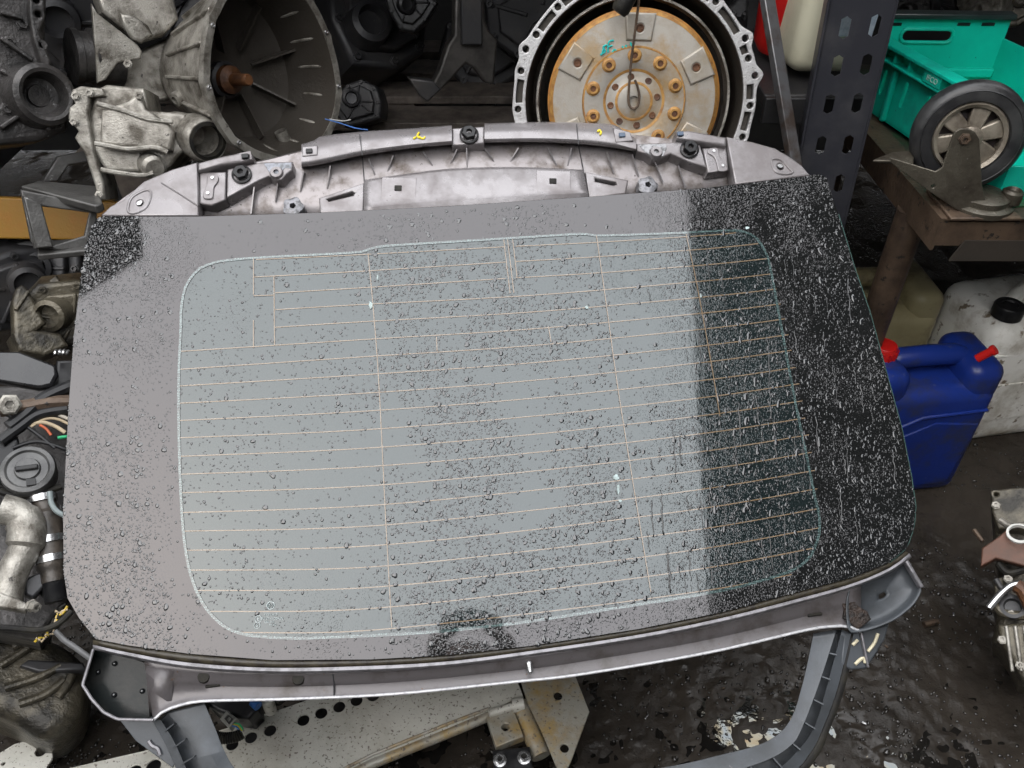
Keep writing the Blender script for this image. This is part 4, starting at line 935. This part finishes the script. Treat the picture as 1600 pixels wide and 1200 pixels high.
# scrap heaped behind the crate
for i, (x, y, d, s, m_) in enumerate(((1420,4,2.15,.12,cast_d),(1470,2,2.2,.14,dark_steel),(1530,4,2.1,.12,cast),(1590,6,2.1,.12,cast_oil))):
    scrap(x, y, d, s, 30+i, ['black scrap casting above the crate beside the post','dark scrap casting above the crate hand hole','grey scrap casting above the crate rim','oily scrap casting above the crate corner'][i], m_)
# caster wheel, upside down on the bench
CF = Fr(gz(1522, 333, TZ+.01), V((-.22, -1, .16)))
ca = thing('caster_wheel', 'upturned caster with black tyre and dirty rim standing on the bench corner', 'caster', CF.px(1520, 335, 0))
W = Fr(CF.px(1512, 212, -.045), CF.z, CF.x); R_ = .094
wh = part(ca, 'wheel', MB().lathe(W, [(.052,-.02),(.052,.018),(.058,.022),(.061,.016),(.061,-.02)], 56), rim_m)
part(wh, 'tyre', MB().lathe(W, [(.059,-.024),(.059,.014),(.063,.022),(.078,.0235),(.086,.021),(.092,.014),(.0945,.0),(.092,-.014),(.084,-.024),(.059,-.024)], 64), tyre)
part(wh, 'tyre_ridge', MB().lathe(W, [(.0795,.0238),(.0805,.0252),(.0815,.0236)], 56), tyre)
part(wh, 'hub', MB().lathe(W, [(.02,-.02),(.02,.02),(.012,.024),(0,.024)], 24), rim_m)
part(wh, 'wheel_web', MB().lathe(W, [(.055,-.008),(.018,-.004)], 40), M('wheel_web', (.04,.03,.03), .5, 0))
for k in range(6):
    a = radians(60*k+20); d_ = W.x*cos(a)+W.y*sin(a); e = W.z.cross(d_)
    A = [W.o+d_*.016+e*.012+W.z*.016, W.o+d_*.016-e*.012+W.z*.016, W.o+d_*.054-e*.017+W.z*.012, W.o+d_*.054+e*.017+W.z*.012]
    part(wh, 'spoke', MB().prism(A, -W.z*.016), rim_m, bevel=.003)
fk = part(ca, 'fork', plate(CF, [(1488,215),(1492,206),(1500,201),(1514,201),(1524,207),(1530,217),(1535,290),(1541,316),(1556,330),(1530,339),(1505,334),(1480,318),(1453,300),(1392,255),(1390,246),(1462,268),(1472,262)], 0, .006, [(1458,291,3)], .0015), fork_m, smooth=40)
part(ca, 'fork', plate(CF, [(1488,215),(1500,201),(1514,201),(1530,217),(1535,290),(1541,316),(1505,334),(1480,318),(1462,268)], -.085, .006, (), .0015), fork_m, smooth=40)
bolt(Fr(CF.px(1507, 217, 0), CF.z), 0, 0, 0, .008, .008, brown_steel, fk, 'axle_nut')
part(ca, 'pedal', MB().prism([CF.px(1363,250,-.005), CF.px(1395,236,-.03), CF.px(1428,234,-.05), CF.px(1428,257,-.01), CF.px(1392,250,.0)], V((0,0,-.006))), fork_m, bevel=.002)
bq = CF.px(1525, 333, -.04)
part(ca, 'swivel_head', MB().lathe(Fr(V((bq.x, bq.y, TZ+.006)), ZU), [(0,0),(.055,0),(.055,.01),(.045,.014),(.045,.024),(.03,.03),(0,.03)], 32), fork_m)
part(ca, 'mount_plate', MB().box((bq.x-.01, bq.y+.005, TZ+.0075), .125, .115, .006), brown_steel, bevel=.002)
part(ca, 'grease_boss', MB().lathe(Fr(V((bq.x+.045, bq.y-.01, TZ+.02)), ZU), [(.018,0),(.018,.02),(.013,.024),(.01,.018),(0,.018)], 20), fork_m)
# canisters on the ground below the bench
def jerry(name, label, o, yaw, w_, d_, h_, mat, cap, capside, cap_r=.028):
    f = Fr(o, ZU, V((cos(radians(yaw)), sin(radians(yaw)), 0)))
    t = thing(name, label, 'canister', o)
    bo = part(t, 'body', rbox(f, w_, d_, h_*.83, .035), mat, smooth=60)
    part(t, 'shoulder', rbox(Fr(f.p(-w_*.36*capside*-1, 0, h_*.70), f.z, f.x), w_*.30, d_*.94, h_*.26, .032), mat, smooth=60)
    part(t, 'shoulder', rbox(Fr(f.p(w_*.36*capside*-1, 0, h_*.70), f.z, f.x), w_*.30, d_*.94, h_*.26, .032), mat, smooth=60)
    part(t, 'handle', MB().tube([f.p(w_*k, 0, h_*.83+z) for k, z in ((-.36,.0),(-.30,h_*.07),(-.22,h_*.095),(0,h_*.10),(.22,h_*.095),(.30,h_*.07),(.36,.0))], .024, 14), mat, smooth=60)
    c = part(t, 'cap', MB().lathe(Fr(f.p(w_*.36*capside, 0, h_*.945), f.z), [(cap_r,0),(cap_r,.028),(cap_r*.85,.034),(0,.034)], 20), cap)
    for k in range(12):
        q = 2*pi*k/12; part(c, 'grip', MB().box(f.p(w_*.36*capside+cap_r*cos(q), cap_r*sin(q), h_*.945+.014), .004, .004, .024, f), cap)
    return t, f
q = gz(1448, 556, .37); bo_ = V((q.x, q.y, 0))
t_, f_ = jerry('blue_canister', 'blue plastic jerrycan with red cap in front of the other canisters', bo_, 7, .30, .17, .40, blue_pl, red_pl, -1)
part(t_, 'panel', plate_uv(Fr(f_.p(0, -.085, .17), -f_.y, f_.x), [(-.125,-.13),(.115,-.13),(.125,.06),(.02,.075),(-.13,.0)], .004, .008, [], .003), blue_pl, smooth=40)
part(t_, 'seam', MB().tube([f_.p(-.155, -.087, .19), f_.p(-.02, -.088, .265), f_.p(.13, -.087, .272)], .004, 8), blue_pl)
jerry('olive_canister', 'olive yellow plastic canister in shadow behind the pipe leg', V((gz(1408, 445, .37).x-.05, gz(1408, 445, .37).y+.05, 0)), 3, .29, .24, .39, olive_pl, red_pl, -1)
f = Fr((0,0,0), ZU, V((cos(radians(10)), sin(radians(10)), 0)))
wo = V((1.235, 1.665, 0)); f = Fr(wo, ZU, f.x)
wc = thing('white_canister', 'dirty white plastic canister with black cap beside the blue jerrycan', 'canister', wo)
part(wc, 'body', rbox(f, .28, .24, .38, .05), white_pl, smooth=60)
part(wc, 'band', MB().box(f.p(0, 0, .22), .2805, .2405, .008, f), white_pl, bevel=.003)
for z in (.09, .30): part(wc, 'band', MB().box(f.p(0, 0, z), .2808, .2408, .007, f), white_pl, bevel=.003)
part(wc, 'panel', plate_uv(Fr(f.p(0, -.12, .15), -f.y, f.x), [(-.11,-.06),(.11,-.06),(.11,.06),(-.11,.06)], .003, .006, [], .003), white_pl, smooth=40)
part(wc, 'handle', MB().tube([f.p(-.03, .0, .37), f.p(-.01, .0, .405), f.p(.07, .0, .41), f.p(.11, .0, .37)], .018, 12), white_pl, smooth=60)
cp = part(wc, 'cap', MB().lathe(Fr(f.p(-.088, -.062, .378), f.z), [(.034,0),(.034,.026),(.031,.031),(.019,.031),(.017,.027),(0,.027)], 28), black_pl)
q = pt(1541, 553, 1.72)
single('red_nozzle', MB().lathe(Fr(q, V((.5,-.2,.7))), [(0,-.02),(.009,-.02),(.009,.012),(.011,.012),(.011,.02),(0,.02)], 12), red_pl, 'small red nozzle sticking out between blue and white canisters', 'nozzle')

# gearbox lying at the right edge on the ground
E1 = facing(1590, 920, 1.48, -10, 12)
eg = thing('scrap_gearbox', 'oily gearbox with rusty bracket lying on the wet ground at right', 'gearbox', gz(1600, 1000, 0))
part(eg, 'casing', plate(E1, [(1548,770),(1592,764),(1700,770),(1700,1080),(1592,1062),(1578,1030),(1560,1005),(1550,1000),(1558,965),(1552,930),(1560,900),(1556,850)], 0, .18, (), .012), cast_oil)
part(eg, 'top_cover', plate(E1, [(1548,766),(1596,760),(1640,765),(1640,830),(1560,826),(1550,800)], .03, .04, [(1556,772,3)], .004), cast_oil)
part(eg, 'lower_case', plate(E1, [(1558,975),(1600,972),(1680,980),(1680,1075),(1598,1064),(1585,1042),(1575,1020),(1562,1002)], .035, .07, (), .008), cast_oil)
for x in (1572, 1586, 1600): part(eg, 'case_rib', MB().bar(E1.px(x, 978, .036), E1.px(x+10, 1050, .036), .006, .012, E1.z), cast_l, bevel=.002)
rb_ = part(eg, 'rusty_bracket', plate(E1, [(1532,885),(1534,856),(1560,838),(1572,828),(1590,850),(1612,842),(1640,870),(1600,884),(1556,872)], .05, .02, (), .003), M('bracket_rust', (.12,.055,.035), .55, .2, (.09,.05,.035), 18))
part(eg, 'white_ring', MB().lathe(Fr(E1.px(1592, 836, .055), E1.z+V((0,.2,.5))), [(.016,0),(.02,.002),(.02,.006),(.016,.008),(.016,0)], 28), M('ring_white', (.7,.7,.66), .4, 0))
part(eg, 'pipe', MB().tube([E1.px(x, y, .05) for x, y in s2([(1545,950),(1562,930),(1580,915),(1596,912)], 14)], .006, 10), chrome)
part(eg, 'rust_tube', MB().tube([E1.px(x, y, .06) for x, y in s2([(1588,915),(1600,925),(1612,950)], 10)], .012, 10), rust)
part(eg, 'stud', MB().tube([E1.px(1522,828,.04), E1.px(1535,846,.045)], .004, 8), brown_steel)
for x, y in ((1580,960),(1556,790),(1575,905),(1566,1000),(1594,1040)): bolt(Fr(E1.px(x, y, .036 if y > 970 else .03), E1.z), 0, 0, 0, .006, .007, cast, eg)
for P, r, m_ in (([(1560,880),(1575,895),(1600,890)], .007, rubber), ([(1556,905),(1570,925),(1590,935),(1610,930)], .005, dark_steel), ([(1552,940),(1568,958),(1600,962)], .008, cast_oil), ([(1562,812),(1580,822),(1610,818)], .006, cast)):
    part(eg, 'pipe', MB().tube([E1.px(x, y, .03) for x, y in s2(P, 16)], r, 10), m_)
for P in ([(1556,838),(1580,834),(1582,868),(1560,872)], [(1576,935),(1608,932),(1610,960),(1580,964)], [(1552,905),(1568,900),(1570,925),(1554,928)]): part(eg, 'cover', plate(E1, P, .024, .04, (), .005), cast_oil)
part(eg, 'socket', MB().lathe(Fr(E1.px(1582, 950, .026), E1.z), [(.022,0),(.02,.012),(.014,.013),(.012,.002),(0,.002)], 22), dark_steel)

# ------------------------------------------------------------------ left: engine with hoses
EF = facing(50, 620, 1.30, 10, 18)
en = thing('scrap_engine', 'dirty car engine with filler cap, wiring and hoses left of the glass', 'engine', gz(30, 900, 0))
part(en, 'block', plate(EF, [(-140,600),(80,600),(140,640),(140,900),(60,1000),(-140,960)], -.07, .22, (), .01), cast_d)
part(en, 'top_cover', plate(EF, [(-60,548),(30,548),(88,570),(92,585),(82,604),(60,606),(-60,585)], .03, .02, (), .006, 3, 0), gloss_black, smooth=50, label='glossy black plastic engine cover')
part(en, 'cover_support', plate(EF, [(88,562),(140,560),(140,600),(100,608),(84,606)], .0, .05, (), .006), black_pl)
for P, r, m_ in (([(0,640),(40,636),(75,630),(120,628)], .012, brown_steel), ([(14,668),(40,648),(70,622),(120,600)], .011, black_pl), ([(0,690),(30,668),(60,648),(105,640)], .009, black_pl),
                 ([(38,655),(60,640),(86,646),(120,660)], .0028, M('wire_cream', (.55,.5,.42), .5, 0, bump=0)), ([(42,664),(66,660),(86,666),(102,676)], .003, wire_tan), ([(46,668),(70,655),(90,655),(110,664)], .0022, wire_tan),
                 ([(62,664),(72,670),(80,680)], .002, wire_orange), ([(90,684),(98,683),(106,682)], .0026, wire_green), ([(0,645),(20,652),(50,672),(86,700)], .003, black_pl), ([(20,700),(60,690),(110,705)], .003, black_pl), ([(0,768),(40,775),(96,760)], .005, rubber)):
    part(en, 'wire' if r < .006 else 'pipe', MB().tube([EF.px(x, y, .02) for x, y in s2(P, 20)], r, 10), m_)
bolt(Fr(EF.px(15, 632, .03), V((.5,-.6,.5))), 0, 0, 0, .013, .02, cast_l, en)
part(en, 'coil_spring', MB().tube([EF.px(85+q*2.2, 550+3*cos(q*2.2), .03+.006*sin(q*2.2)) for q in [k*.25 for k in range(40)]], .0022, 6), chrome)
part(en, 'intake_box', plate(EF, [(-40,690),(28,680),(32,700),(10,740),(-40,760)], .015, .05, (), .006), black_pl)
CP = Fr(EF.px(44, 735, .03), EF.z+V((-.1,0,.2)), V((1,.2,.2)))
oc = part(en, 'filler_cap', MB().lathe(CP, [(.036,-.03),(.038,.0),(.036,.006),(.030,.008),(.027,.005),(.018,.005),(.016,.009),(0,.009)], 40), M('cap_grey', (.07,.07,.068), .3, 0, (.03,.03,.03), 20))
part(oc, 'cap_grip', MB().box(CP.p(0, 0, .01), .03, .008, .008, CP), black_pl, bevel=.002); part(oc, 'cap_tab', MB().box(CP.p(.004, -.022, .007), .012, .01, .004, CP), black_pl)
hs_ = part(en, 'coolant_hose', MB().tube([EF.px(x, y, .01) for x, y in s2([(64,775),(72,800),(76,840),(80,878),(84,910)], 24)], [.017]*5+[.022]*12+[.021]*3+[.017]*4, 18), hose_m)
for x, y, r in ((66,780,.019),(80,874,.021),(76,845,.0228)): part(hs_, 'hose_clamp', MB().lathe(Fr(EF.px(x, y, .01), (EF.px(x+2, y+12, .01)-EF.px(x, y, .01)), XX), [(r,-.005),(r+.002,-.005),(r+.002,.005),(r,.005)], 24), chrome)
part(en, 'hose_stub', MB().tube([EF.px(84,905,.01), EF.px(88,935,.0)], .017, 16), black_pl)
part(en, 'coolant_pipe', MB().tube([EF.px(x, y, .03) for x, y in s2([(2,795),(28,803),(42,825),(38,858),(22,890),(14,915),(10,945)], 30)], [.022]*6+[.026]*8+[.021]*16, 18), cast_l, label='silver elbow coolant pipe')
part(en, 'pipe_flange', plate(EF, [(-20,918),(30,936),(44,944),(40,956),(-20,946)], .055, .03, (), .004), cast_l)
bolt(Fr(EF.px(48, 946, .05), V((.9,-.4,.2))), 0, 0, 0, .007, .014, cast_l, en)
part(en, 'coil_pack', plate(EF, [(36,905),(72,890),(76,910),(52,935),(38,930)], .015, .03, (), .004), dark_steel)
part(en, 'mount_arm', plate(EF, [(60,925),(100,915),(104,932),(70,940)], .0, .05, (), .005), black_pl)
single('black_cable', MB().tube([EF.px(x, y, .05) for x, y in s2([(-20,980),(20,982),(60,985),(90,975),(112,955)], 26)], .0045, 10), rubber, 'black cable curving across the engine beside the glass corner', 'cable')
single('grey_cable', MB().tube([EF.px(x, y, .045) for x, y in s2([(86,985),(100,1000),(118,1012),(140,1028)], 20)], .004, 10), M('cable_grey', (.12,.12,.12), .4, 0), 'short grey cable running under the tailgate corner', 'cable')
single('drain_hose', MB().tube([EF.px(x, y, .05) for x, y in s2([(78,768),(80,785),(88,798),(102,806)], 16)], .004, 10), M('hose_teal', (.16,.19,.19), .4, 0), 'thin grey rubber hose loop beside the coolant hose', 'hose')
for i in range(4): part(en, 'wire', MB().tube([EF.px(x+random.uniform(-6,6), y+random.uniform(-6,6), .03) for x, y in s2([(60,1000),(80,985),(88,962),(100,950)], 16)], .0018, 6), (wire_tan, rubber, M('wire_yellow', (.5,.35,.03), .5, 0, bump=0), rubber)[i])
# ribbed housing lowest at left
RF = facing(70, 1060, 1.40, 14, 20)
rh = thing('ribbed_housing', 'oily ribbed gearbox housing on the ground below the engine', 'gearbox', gz(60, 1130, 0))
part(rh, 'housing', plate(RF, [(-140,985),(30,985),(90,1000),(128,1030),(134,1060),(125,1110),(95,1142),(60,1150),(10,1120),(-140,1060)], 0, .16, (), .03, 4, 60), cast_oil, smooth=60)
for P in ([(0,1040),(40,1015),(70,990)], [(8,1075),(60,1058),(95,1040)], [(90,1090),(105,1070),(112,1055)], [(20,1010),(50,1002),(80,1000)], [(30,1100),(70,1085),(100,1062)]):
    part(rh, 'rib', MB().tube([RF.px(x, y, .006) for x, y in s2(P, 16)], .007, 10), cast_oil)
part(rh, 'side_cover', plate(RF, [(30,1040),(44,1030),(80,1032),(130,1035),(134,1046),(60,1050)], .012, .03, (), .004), dark_steel)
# bracket pieces above the engine
bk = thing('triangle_bracket', 'tan cast triangular bracket standing above the engine cover', 'bracket', pt(45, 540, 1.45))
BF = facing(45, 490, 1.46, 20, 10)
part(bk, 'plate', plate(BF, [(20,470),(26,450),(34,444),(44,450),(73,505),(50,522),(26,533),(22,520)], 0, .035, (), .006), cast_oil); part(bk, 'foot', plate(BF, [(20,520),(50,515),(95,520),(108,540),(70,556),(30,548)], .0, .07, (), .006), cast_oil)
part(bk, 'rib', MB().bar(BF.px(24,485,.002), BF.px(44,455,.002), .006, .012, BF.z), cast_oil, bevel=.002)
single('strap_bracket', plate(facing(92, 455, 1.5, -10, 10), [(76,438),(88,430),(96,445),(106,470),(98,476),(86,462)], 0, .015, (), .003), cast_oil, 'small bent metal strap beside the dark glass corner', 'bracket')
scrap(115, 500, 1.52, .16, 41, 'oily casting half hidden behind the glass edge above the engine', cast_oil)
scrap(20, 450, 1.75, .2, 42, 'black casting in shadow above the engine at far left', dark_steel)
scrap(60, 420, 1.8, .2, 43, 'black casting in shadow under the steel stand', dark_steel)
# ------------------------------------------------------------------ bottom: zinc crossmember and plates
ZF = Fr(gz(500, 1130, .12), V((0, 0, 1)))
zc = thing('perforated_crossmember', 'speckled zinc crossmember with a row of round holes lying under the tailgate', 'crossmember', gz(500, 1130, 0))
holes_ = [(336,1170,9.3),(363,1163,9.3),(392,1152,9.3),(422,1141,9.3),(474,1125,9.3),(502,1114,9.3),(530,1104,9.3),(557,1094,9.3),(583,1086,10),(240,1197,11),(210,1206,11),(612,1076,9),(640,1067,9)]
part(zc, 'sheet', plate(ZF, [(90,1206),(220,1176),(337,1145),(490,1092),(560,1060),(800,1000),(808,1062),(818,1090),(764,1114),(580,1187),(480,1240),(100,1300)], 0, .004, holes_, .001), zinc, smooth=30)
part(zc, 'inner_sheet', plate(ZF, [(110,1214),(340,1155),(560,1070),(790,1010),(800,1085),(580,1175),(120,1280)], -.05, .003), dark_steel, smooth=0)
part(zc, 'edge_tube', MB().tube([ZF.px(x, y, -.006) for x, y in ((480,1245),(580,1194),(700,1146),(764,1119),(816,1096))], .0085, 14), zinc_r)
part(zc, 'edge_fold', MB().tube([ZF.px(x, y, .002) for x, y in ((480,1230),(580,1180),(700,1131),(764,1107))], .003, 8), zinc_r)
part(zc, 'side_wall', MB().loft([[ZF.px(x, y, h) for x, y in ((90,1206),(220,1176),(337,1145),(490,1092),(560,1060))] for h in (0, -.05)]), zinc, solid=.003)
tb = part(zc, 'bolt_tab', plate(ZF, [(760,1120),(803,1109),(818,1150),(775,1167)], .012, .02, [(790,1136,6)], .002), zinc_r, smooth=30)
part(tb, 'rolled_edge', MB().tube([ZF.px(764,1115,.014), ZF.px(800,1104,.014)], .007, 12), zinc)
part(zc, 'end_plate', plate(ZF, [(804,1030),(890,1030),(899,1056),(921,1112),(892,1190),(880,1215),(868,1195),(846,1142),(824,1098)], .02, .005, [(872,1087,7),(882,1169,7)], .001), zinc_r, smooth=30)
part(zc, 'cross_tube', MB().tube([ZF.px(812,1100,.0), ZF.px(846,1182,-.01)], .017, 18), zinc_r)
part(zc, 'tube_collar', MB().tube([ZF.px(800,1103,.012), ZF.px(818,1100,.012)], .0125, 14), zinc)
bl = thing('bolted_block', 'small black block with two bright bolts at the bottom edge', 'block', gz(803, 1190, .06))
BB = Fr(gz(803, 1185, .13), V((0, -.1, 1)))
part(bl, 'block', plate(BB, [(770,1172),(828,1166),(834,1215),(772,1220)], 0, .05, (), .003), black_pl)
for x, y in ((781,1188),(819,1184)):
    f = Fr(BB.px(x, y, 0), BB.z); b0 = part(bl, 'bolt', MB().lathe(f, [(.0115,0),(.0115,.002),(.008,.0025),(.0075,.008),(.0045,.008),(.004,.004),(0,.004)], 20), chrome)
    part(b0, 'socket', MB().lathe(f, [(.0045,.0055),(0,.005)], 6), rubber)
lpz = thing('corner_plate', 'pale zinc plate corner with one hole at the bottom edge', 'plate', gz(50, 1180, 0))
LF = Fr(gz(50, 1180, .10), ZU); part(lpz, 'plate', plate(LF, [(-60,1190),(0,1178),(23,1164),(60,1154),(80,1150),(82,1184),(62,1215),(-60,1260)], 0, .005, [(64,1173,9),(5,1193,3)], .001), zinc, smooth=30)
part(lpz, 'folded_flange', MB().loft([[LF.px(x, y, h) for x, y in ((0,1178),(23,1164),(60,1154),(80,1150))] for h in (-.003, -.04)]), zinc, solid=.003)
# wiring connector
WF = Fr(gz(350, 1120, .20), V((0, -.2, 1)))
wcn = thing('wiring_connector', 'grey wiring plug on a black corrugated loom under the channel', 'connector', gz(350, 1130, .16))
part(wcn, 'plug', plate(WF, [(343,1123),(354,1110),(370,1122),(358,1138)], .01, .02, (), .002), M('plug_grey', (.3,.3,.27), .4, 0))
part(wcn, 'plug_face', plate(WF, [(350,1123),(356,1116),(364,1123),(357,1131)], .013, .005, [[(353,1123),(357,1119),(361,1123),(357,1128)]], .0005), dark_steel)
part(wcn, 'loom', MB().tube([WF.px(x, y, .0) for x, y in s2([(318,1100),(318,1125),(326,1145),(345,1153),(366,1152),(378,1146)], 60)], [.0085+.0012*(k % 2) for k in range(60)], 12), rubber)
for i, m_ in enumerate((wire_blue, M('wire_y2', (.5,.4,.05), .5, 0, bump=0), wire_green)): part(wcn, 'wire', MB().tube([WF.px(x+i*2, y-i*2, .006) for x, y in s2([(362,1134),(370,1136),(376,1144)], 10)], .0014, 6), m_)
mo = thing('motor_unit', 'black wiper motor with blue plug half hidden below the channel', 'motor', gz(390, 1110, .18))
MF = Fr(gz(385, 1105, .2), V((0, -.2, 1)))
part(mo, 'case', plate(MF, [(322,1085),(400,1080),(402,1110),(388,1124),(372,1122),(340,1112),(326,1104)], 0, .06, (), .006), black_pl); part(mo, 'blue_plug', MB().tube([MF.px(395,1096,.008), MF.px(404,1104,.008)], .008, 12), wire_blue)
part(mo, 'terminal', MB().lathe(Fr(MF.px(418,1096,.0), ZU), [(.01,-.03),(.01,.004),(.006,.008),(0,.008)], 16), zinc)
# ------------------------------------------------------------------ debris on the wet ground
single('old_bolt', MB().tube([gz(1444,976,.008), gz(1465,971,.008)], .006, 8), brown_steel, 'rusty stub of bolt lying on the wet ground', 'bolt')
def pebbles():
    rnd = random.Random(11); vs = []; fs = []; sg = 7; cnt = 0; tries = 0
    while cnt < 9000 and tries < 90000:
        tries += 1; x = rnd.uniform(-1.3, 1.6); y = .5+1.2*rnd.random()**1.6
        d = .5+NZ.noise(V((x*5, y*5, 3)))+.6*NZ.noise(V((x*17, y*17, 5)))-(y-.6)*.45
        if rnd.random() > d: continue
        r = rnd.uniform(.0016, .0038) if rnd.random() < .9 else rnd.uniform(.0035, .007); a0 = rnd.uniform(0, 6.28); e = rnd.uniform(.55, 1)
        z = -.0014+max(0, (y-.88)*.014+.001+.003*NZ.noise(V((x*7, y*7, 1)))+.0022*NZ.noise(V((x*2.1, y*2.1, 4)))+.0058*NZ.noise(V((x*34, y*34, 2)))+.0028)
        k0 = len(vs); ph = rnd.uniform(0, 6)
        for rr_, hz in ((1, 0), (.85, .45), (.5, .75)):
            for k in range(sg):
                a = 2*pi*k/sg; q = r*rr_*(1+.22*sin(2*a+ph)); u, v = q*cos(a), q*sin(a)*e
                vs.append((x+u*cos(a0)-v*sin(a0), y+u*sin(a0)+v*cos(a0), z+r*hz*.8))
        vs.append((x, y, z+r*.7))
        for i in range(2):
            for k in range(sg): l = (k+1) % sg; fs.append((k0+i*sg+k, k0+i*sg+l, k0+(i+1)*sg+l, k0+(i+1)*sg+k))
        for k in range(sg): fs.append((k0+2*sg+k, k0+2*sg+(k+1) % sg, k0+3*sg))
        cnt += 1
    me = bpy.data.meshes.new('grit'); me.from_pydata(vs, [], fs); return me
g = part(None, 'grit', pebbles(), M('wet_grit', (.035,.031,.026), .06, 0, (.016,.014,.012), 90, bump=.15, bscale=500, spec=1.0), smooth=60); g['kind'] = 'stuff'; g['label'] = 'fine wet grit scattered over the ground'; g['category'] = 'grit'
for i, (x, y, l, a) in enumerate(((1230,905,9,.4),(1490,960,7,1.2),(1385,1010,6,2.2),(1010,1120,8,.9),(1130,1075,6,.2),(1350,1130,7,2.6))):
    q = gz(x, y, .004); d_ = V((cos(a), sin(a), 0))*.006
    single('metal_scrap', MB().bar(q-d_*(l/9), q+d_*(l/9), .004, .003), chrome if i % 2 else brown_steel, ['small rusty pin on the ground below the glass corner','bright metal chip on the ground near the old bolt','small rusty chip on the ground right of the grey gusset','bright metal chip in the puddle beside the zinc end plate','small rusty chip on the ground inside the lower frame','bright metal chip on the ground outside the grey arm'][i], 'scrap', bevel=.001)

# ------------------------------------------------------------------ the photographer, mirrored low in the glass
jacket = M('dark_jacket', (.018, .02, .024), .7, 0, (.03, .03, .034), 14, bump=.3); skin = M('skin', (.32, .19, .14), .5, 0, (.27, .15, .11), 20, bump=.1); trousers = M('dark_trousers', (.02, .022, .03), .8, 0, bump=.3)
pr_ = thing('person', 'person in dark hooded jacket holding up a compact camera, mirrored in the glass', 'person', (0, -.36, 0))
def skinned(name, joints, edges, mat, sub=2):
    me = bpy.data.meshes.new(name); me.from_pydata([j[:3] for j in joints], edges, [])
    o = part(pr_, name, me, mat, smooth=0); sk_ = o.modifiers.new('skin', 'SKIN'); me.skin_vertices.new() if not me.skin_vertices else None
    for i, j in enumerate(joints): me.skin_vertices[0].data[i].radius = (j[3], j[4] if len(j) > 4 else j[3])
    me.skin_vertices[0].data[0].use_root = True; sk_.use_smooth_shade = True
    m_ = o.modifiers.new('sub', 'SUBSURF'); m_.levels = sub; m_.render_levels = sub; return o
Y = -.38
J = [(0,Y,.92,.15,.11),(0,Y,1.10,.14,.10),(0,Y+.02,1.28,.16,.11),(0,Y+.03,1.40,.10,.08),(0,Y+.05,1.46,.055),   # pelvis to neck
     (-.19,Y+.03,1.36,.065),(-.17,Y+.12,1.18,.055),(-.10,Y+.27,1.39,.045),(.19,Y+.03,1.36,.065),(.17,Y+.12,1.18,.055),(.10,Y+.27,1.39,.045),
     (-.10,Y,.86,.09),(-.12,Y+.03,.48,.065),(-.13,Y,.10,.05),(.10,Y,.86,.09),(.12,Y+.03,.48,.065),(.13,Y,.10,.05)]
body_edges = [(0,1),(1,2),(2,3),(3,4),(2,5),(5,6),(6,7),(2,8),(8,9),(9,10),(0,11),(11,12),(12,13),(0,14),(14,15),(15,16)]
skinned('body', J, body_edges, jacket)
for sx_ in (-1, 1):
    skinned('shoe', [(sx_*.13,Y-.06,.05,.045),(sx_*.13,Y+.05,.045,.045),(sx_*.14,Y+.16,.035,.035)], [(0,1),(1,2)], rubber)
    hx_ = sx_*.075
    skinned('hand', [(sx_*.10,Y+.275,1.39,.026,.02),(sx_*.10,Y+.31,1.42,.034,.018),(sx_*.085,Y+.325,1.45,.034,.016)], [(0,1),(1,2)], skin)
    for k in range(4):
        z_ = 1.475-.017*k; skinned('finger', [(sx_*.088,Y+.325,z_,.009),(sx_*.08,Y+.36,z_+.004,.0085),(sx_*.055,Y+.368,z_+.004,.008),(sx_*(.036+.004*k),Y+.366,z_,.007)], [(0,1),(1,2),(2,3)], skin, 1)
    skinned('thumb', [(sx_*.085,Y+.315,1.44,.011),(sx_*.06,Y+.325,1.455,.010),(sx_*.035,Y+.33,1.47,.008)], [(0,1),(1,2)], skin, 1)
hf = Fr((0, Y+.06, 1.49), ZU)
hd = part(pr_, 'head', MB().lathe(hf, [(.0,-.03),(.05,-.02),(.066,.02),(.076,.07),(.08,.12),(.074,.17),(.05,.21),(.0,.225)], 28, wob=lambda a, z: 1+.12*abs(sin(a))), skin)
part(hd, 'nose', MB().lathe(Fr((0, Y+.145, 1.585), V((0,1,-.25))), [(.016,-.02),(.013,.01),(.006,.02),(0,.021)], 12), skin)
for sx_ in (-1, 1):
    part(hd, 'eye', MB().lathe(Fr((sx_*.03, Y+.142, 1.61), V((0,1,0))), [(.013,-.008),(.010,.0),(0,.004)], 14), white_dirt); part(hd, 'ear', MB().lathe(Fr((sx_*.078, Y+.05, 1.60), V((sx_,0,0))), [(.024,-.01),(.022,.006),(.012,.004),(0,.0)], 16), skin)
part(hd, 'mouth', MB().bar((-.022, Y+.137, 1.545), (.022, Y+.137, 1.545), .008, .006), M('lips', (.3,.12,.1), .5, 0))
part(pr_, 'hood', MB().lathe(hf, [(.10,-.05),(.096,.03),(.098,.12),(.092,.18),(.06,.235),(0,.25)], 30, a0=radians(150), a1=radians(390)), jacket, solid=.012)
cm = thing('compact_camera', 'black compact camera held by the person, mirrored in the glass', 'camera', (0, -.045, 1.47))
part(cm, 'body', MB().box((0, -.035, 1.497), .105, .022, .062), black_pl, bevel=.005); part(cm, 'lens_barrel', MB().lathe(Fr((0, -.024, 1.5), V((0,1,0))), [(.026,0),(.026,.006),(.022,.006),(.022,.010),(.018,.010)], 28), chrome)
part(cm, 'shutter_button', MB().lathe(Fr((-.03, -.035, 1.528), ZU), [(.007,0),(.007,.004),(0,.004)], 14), chrome)
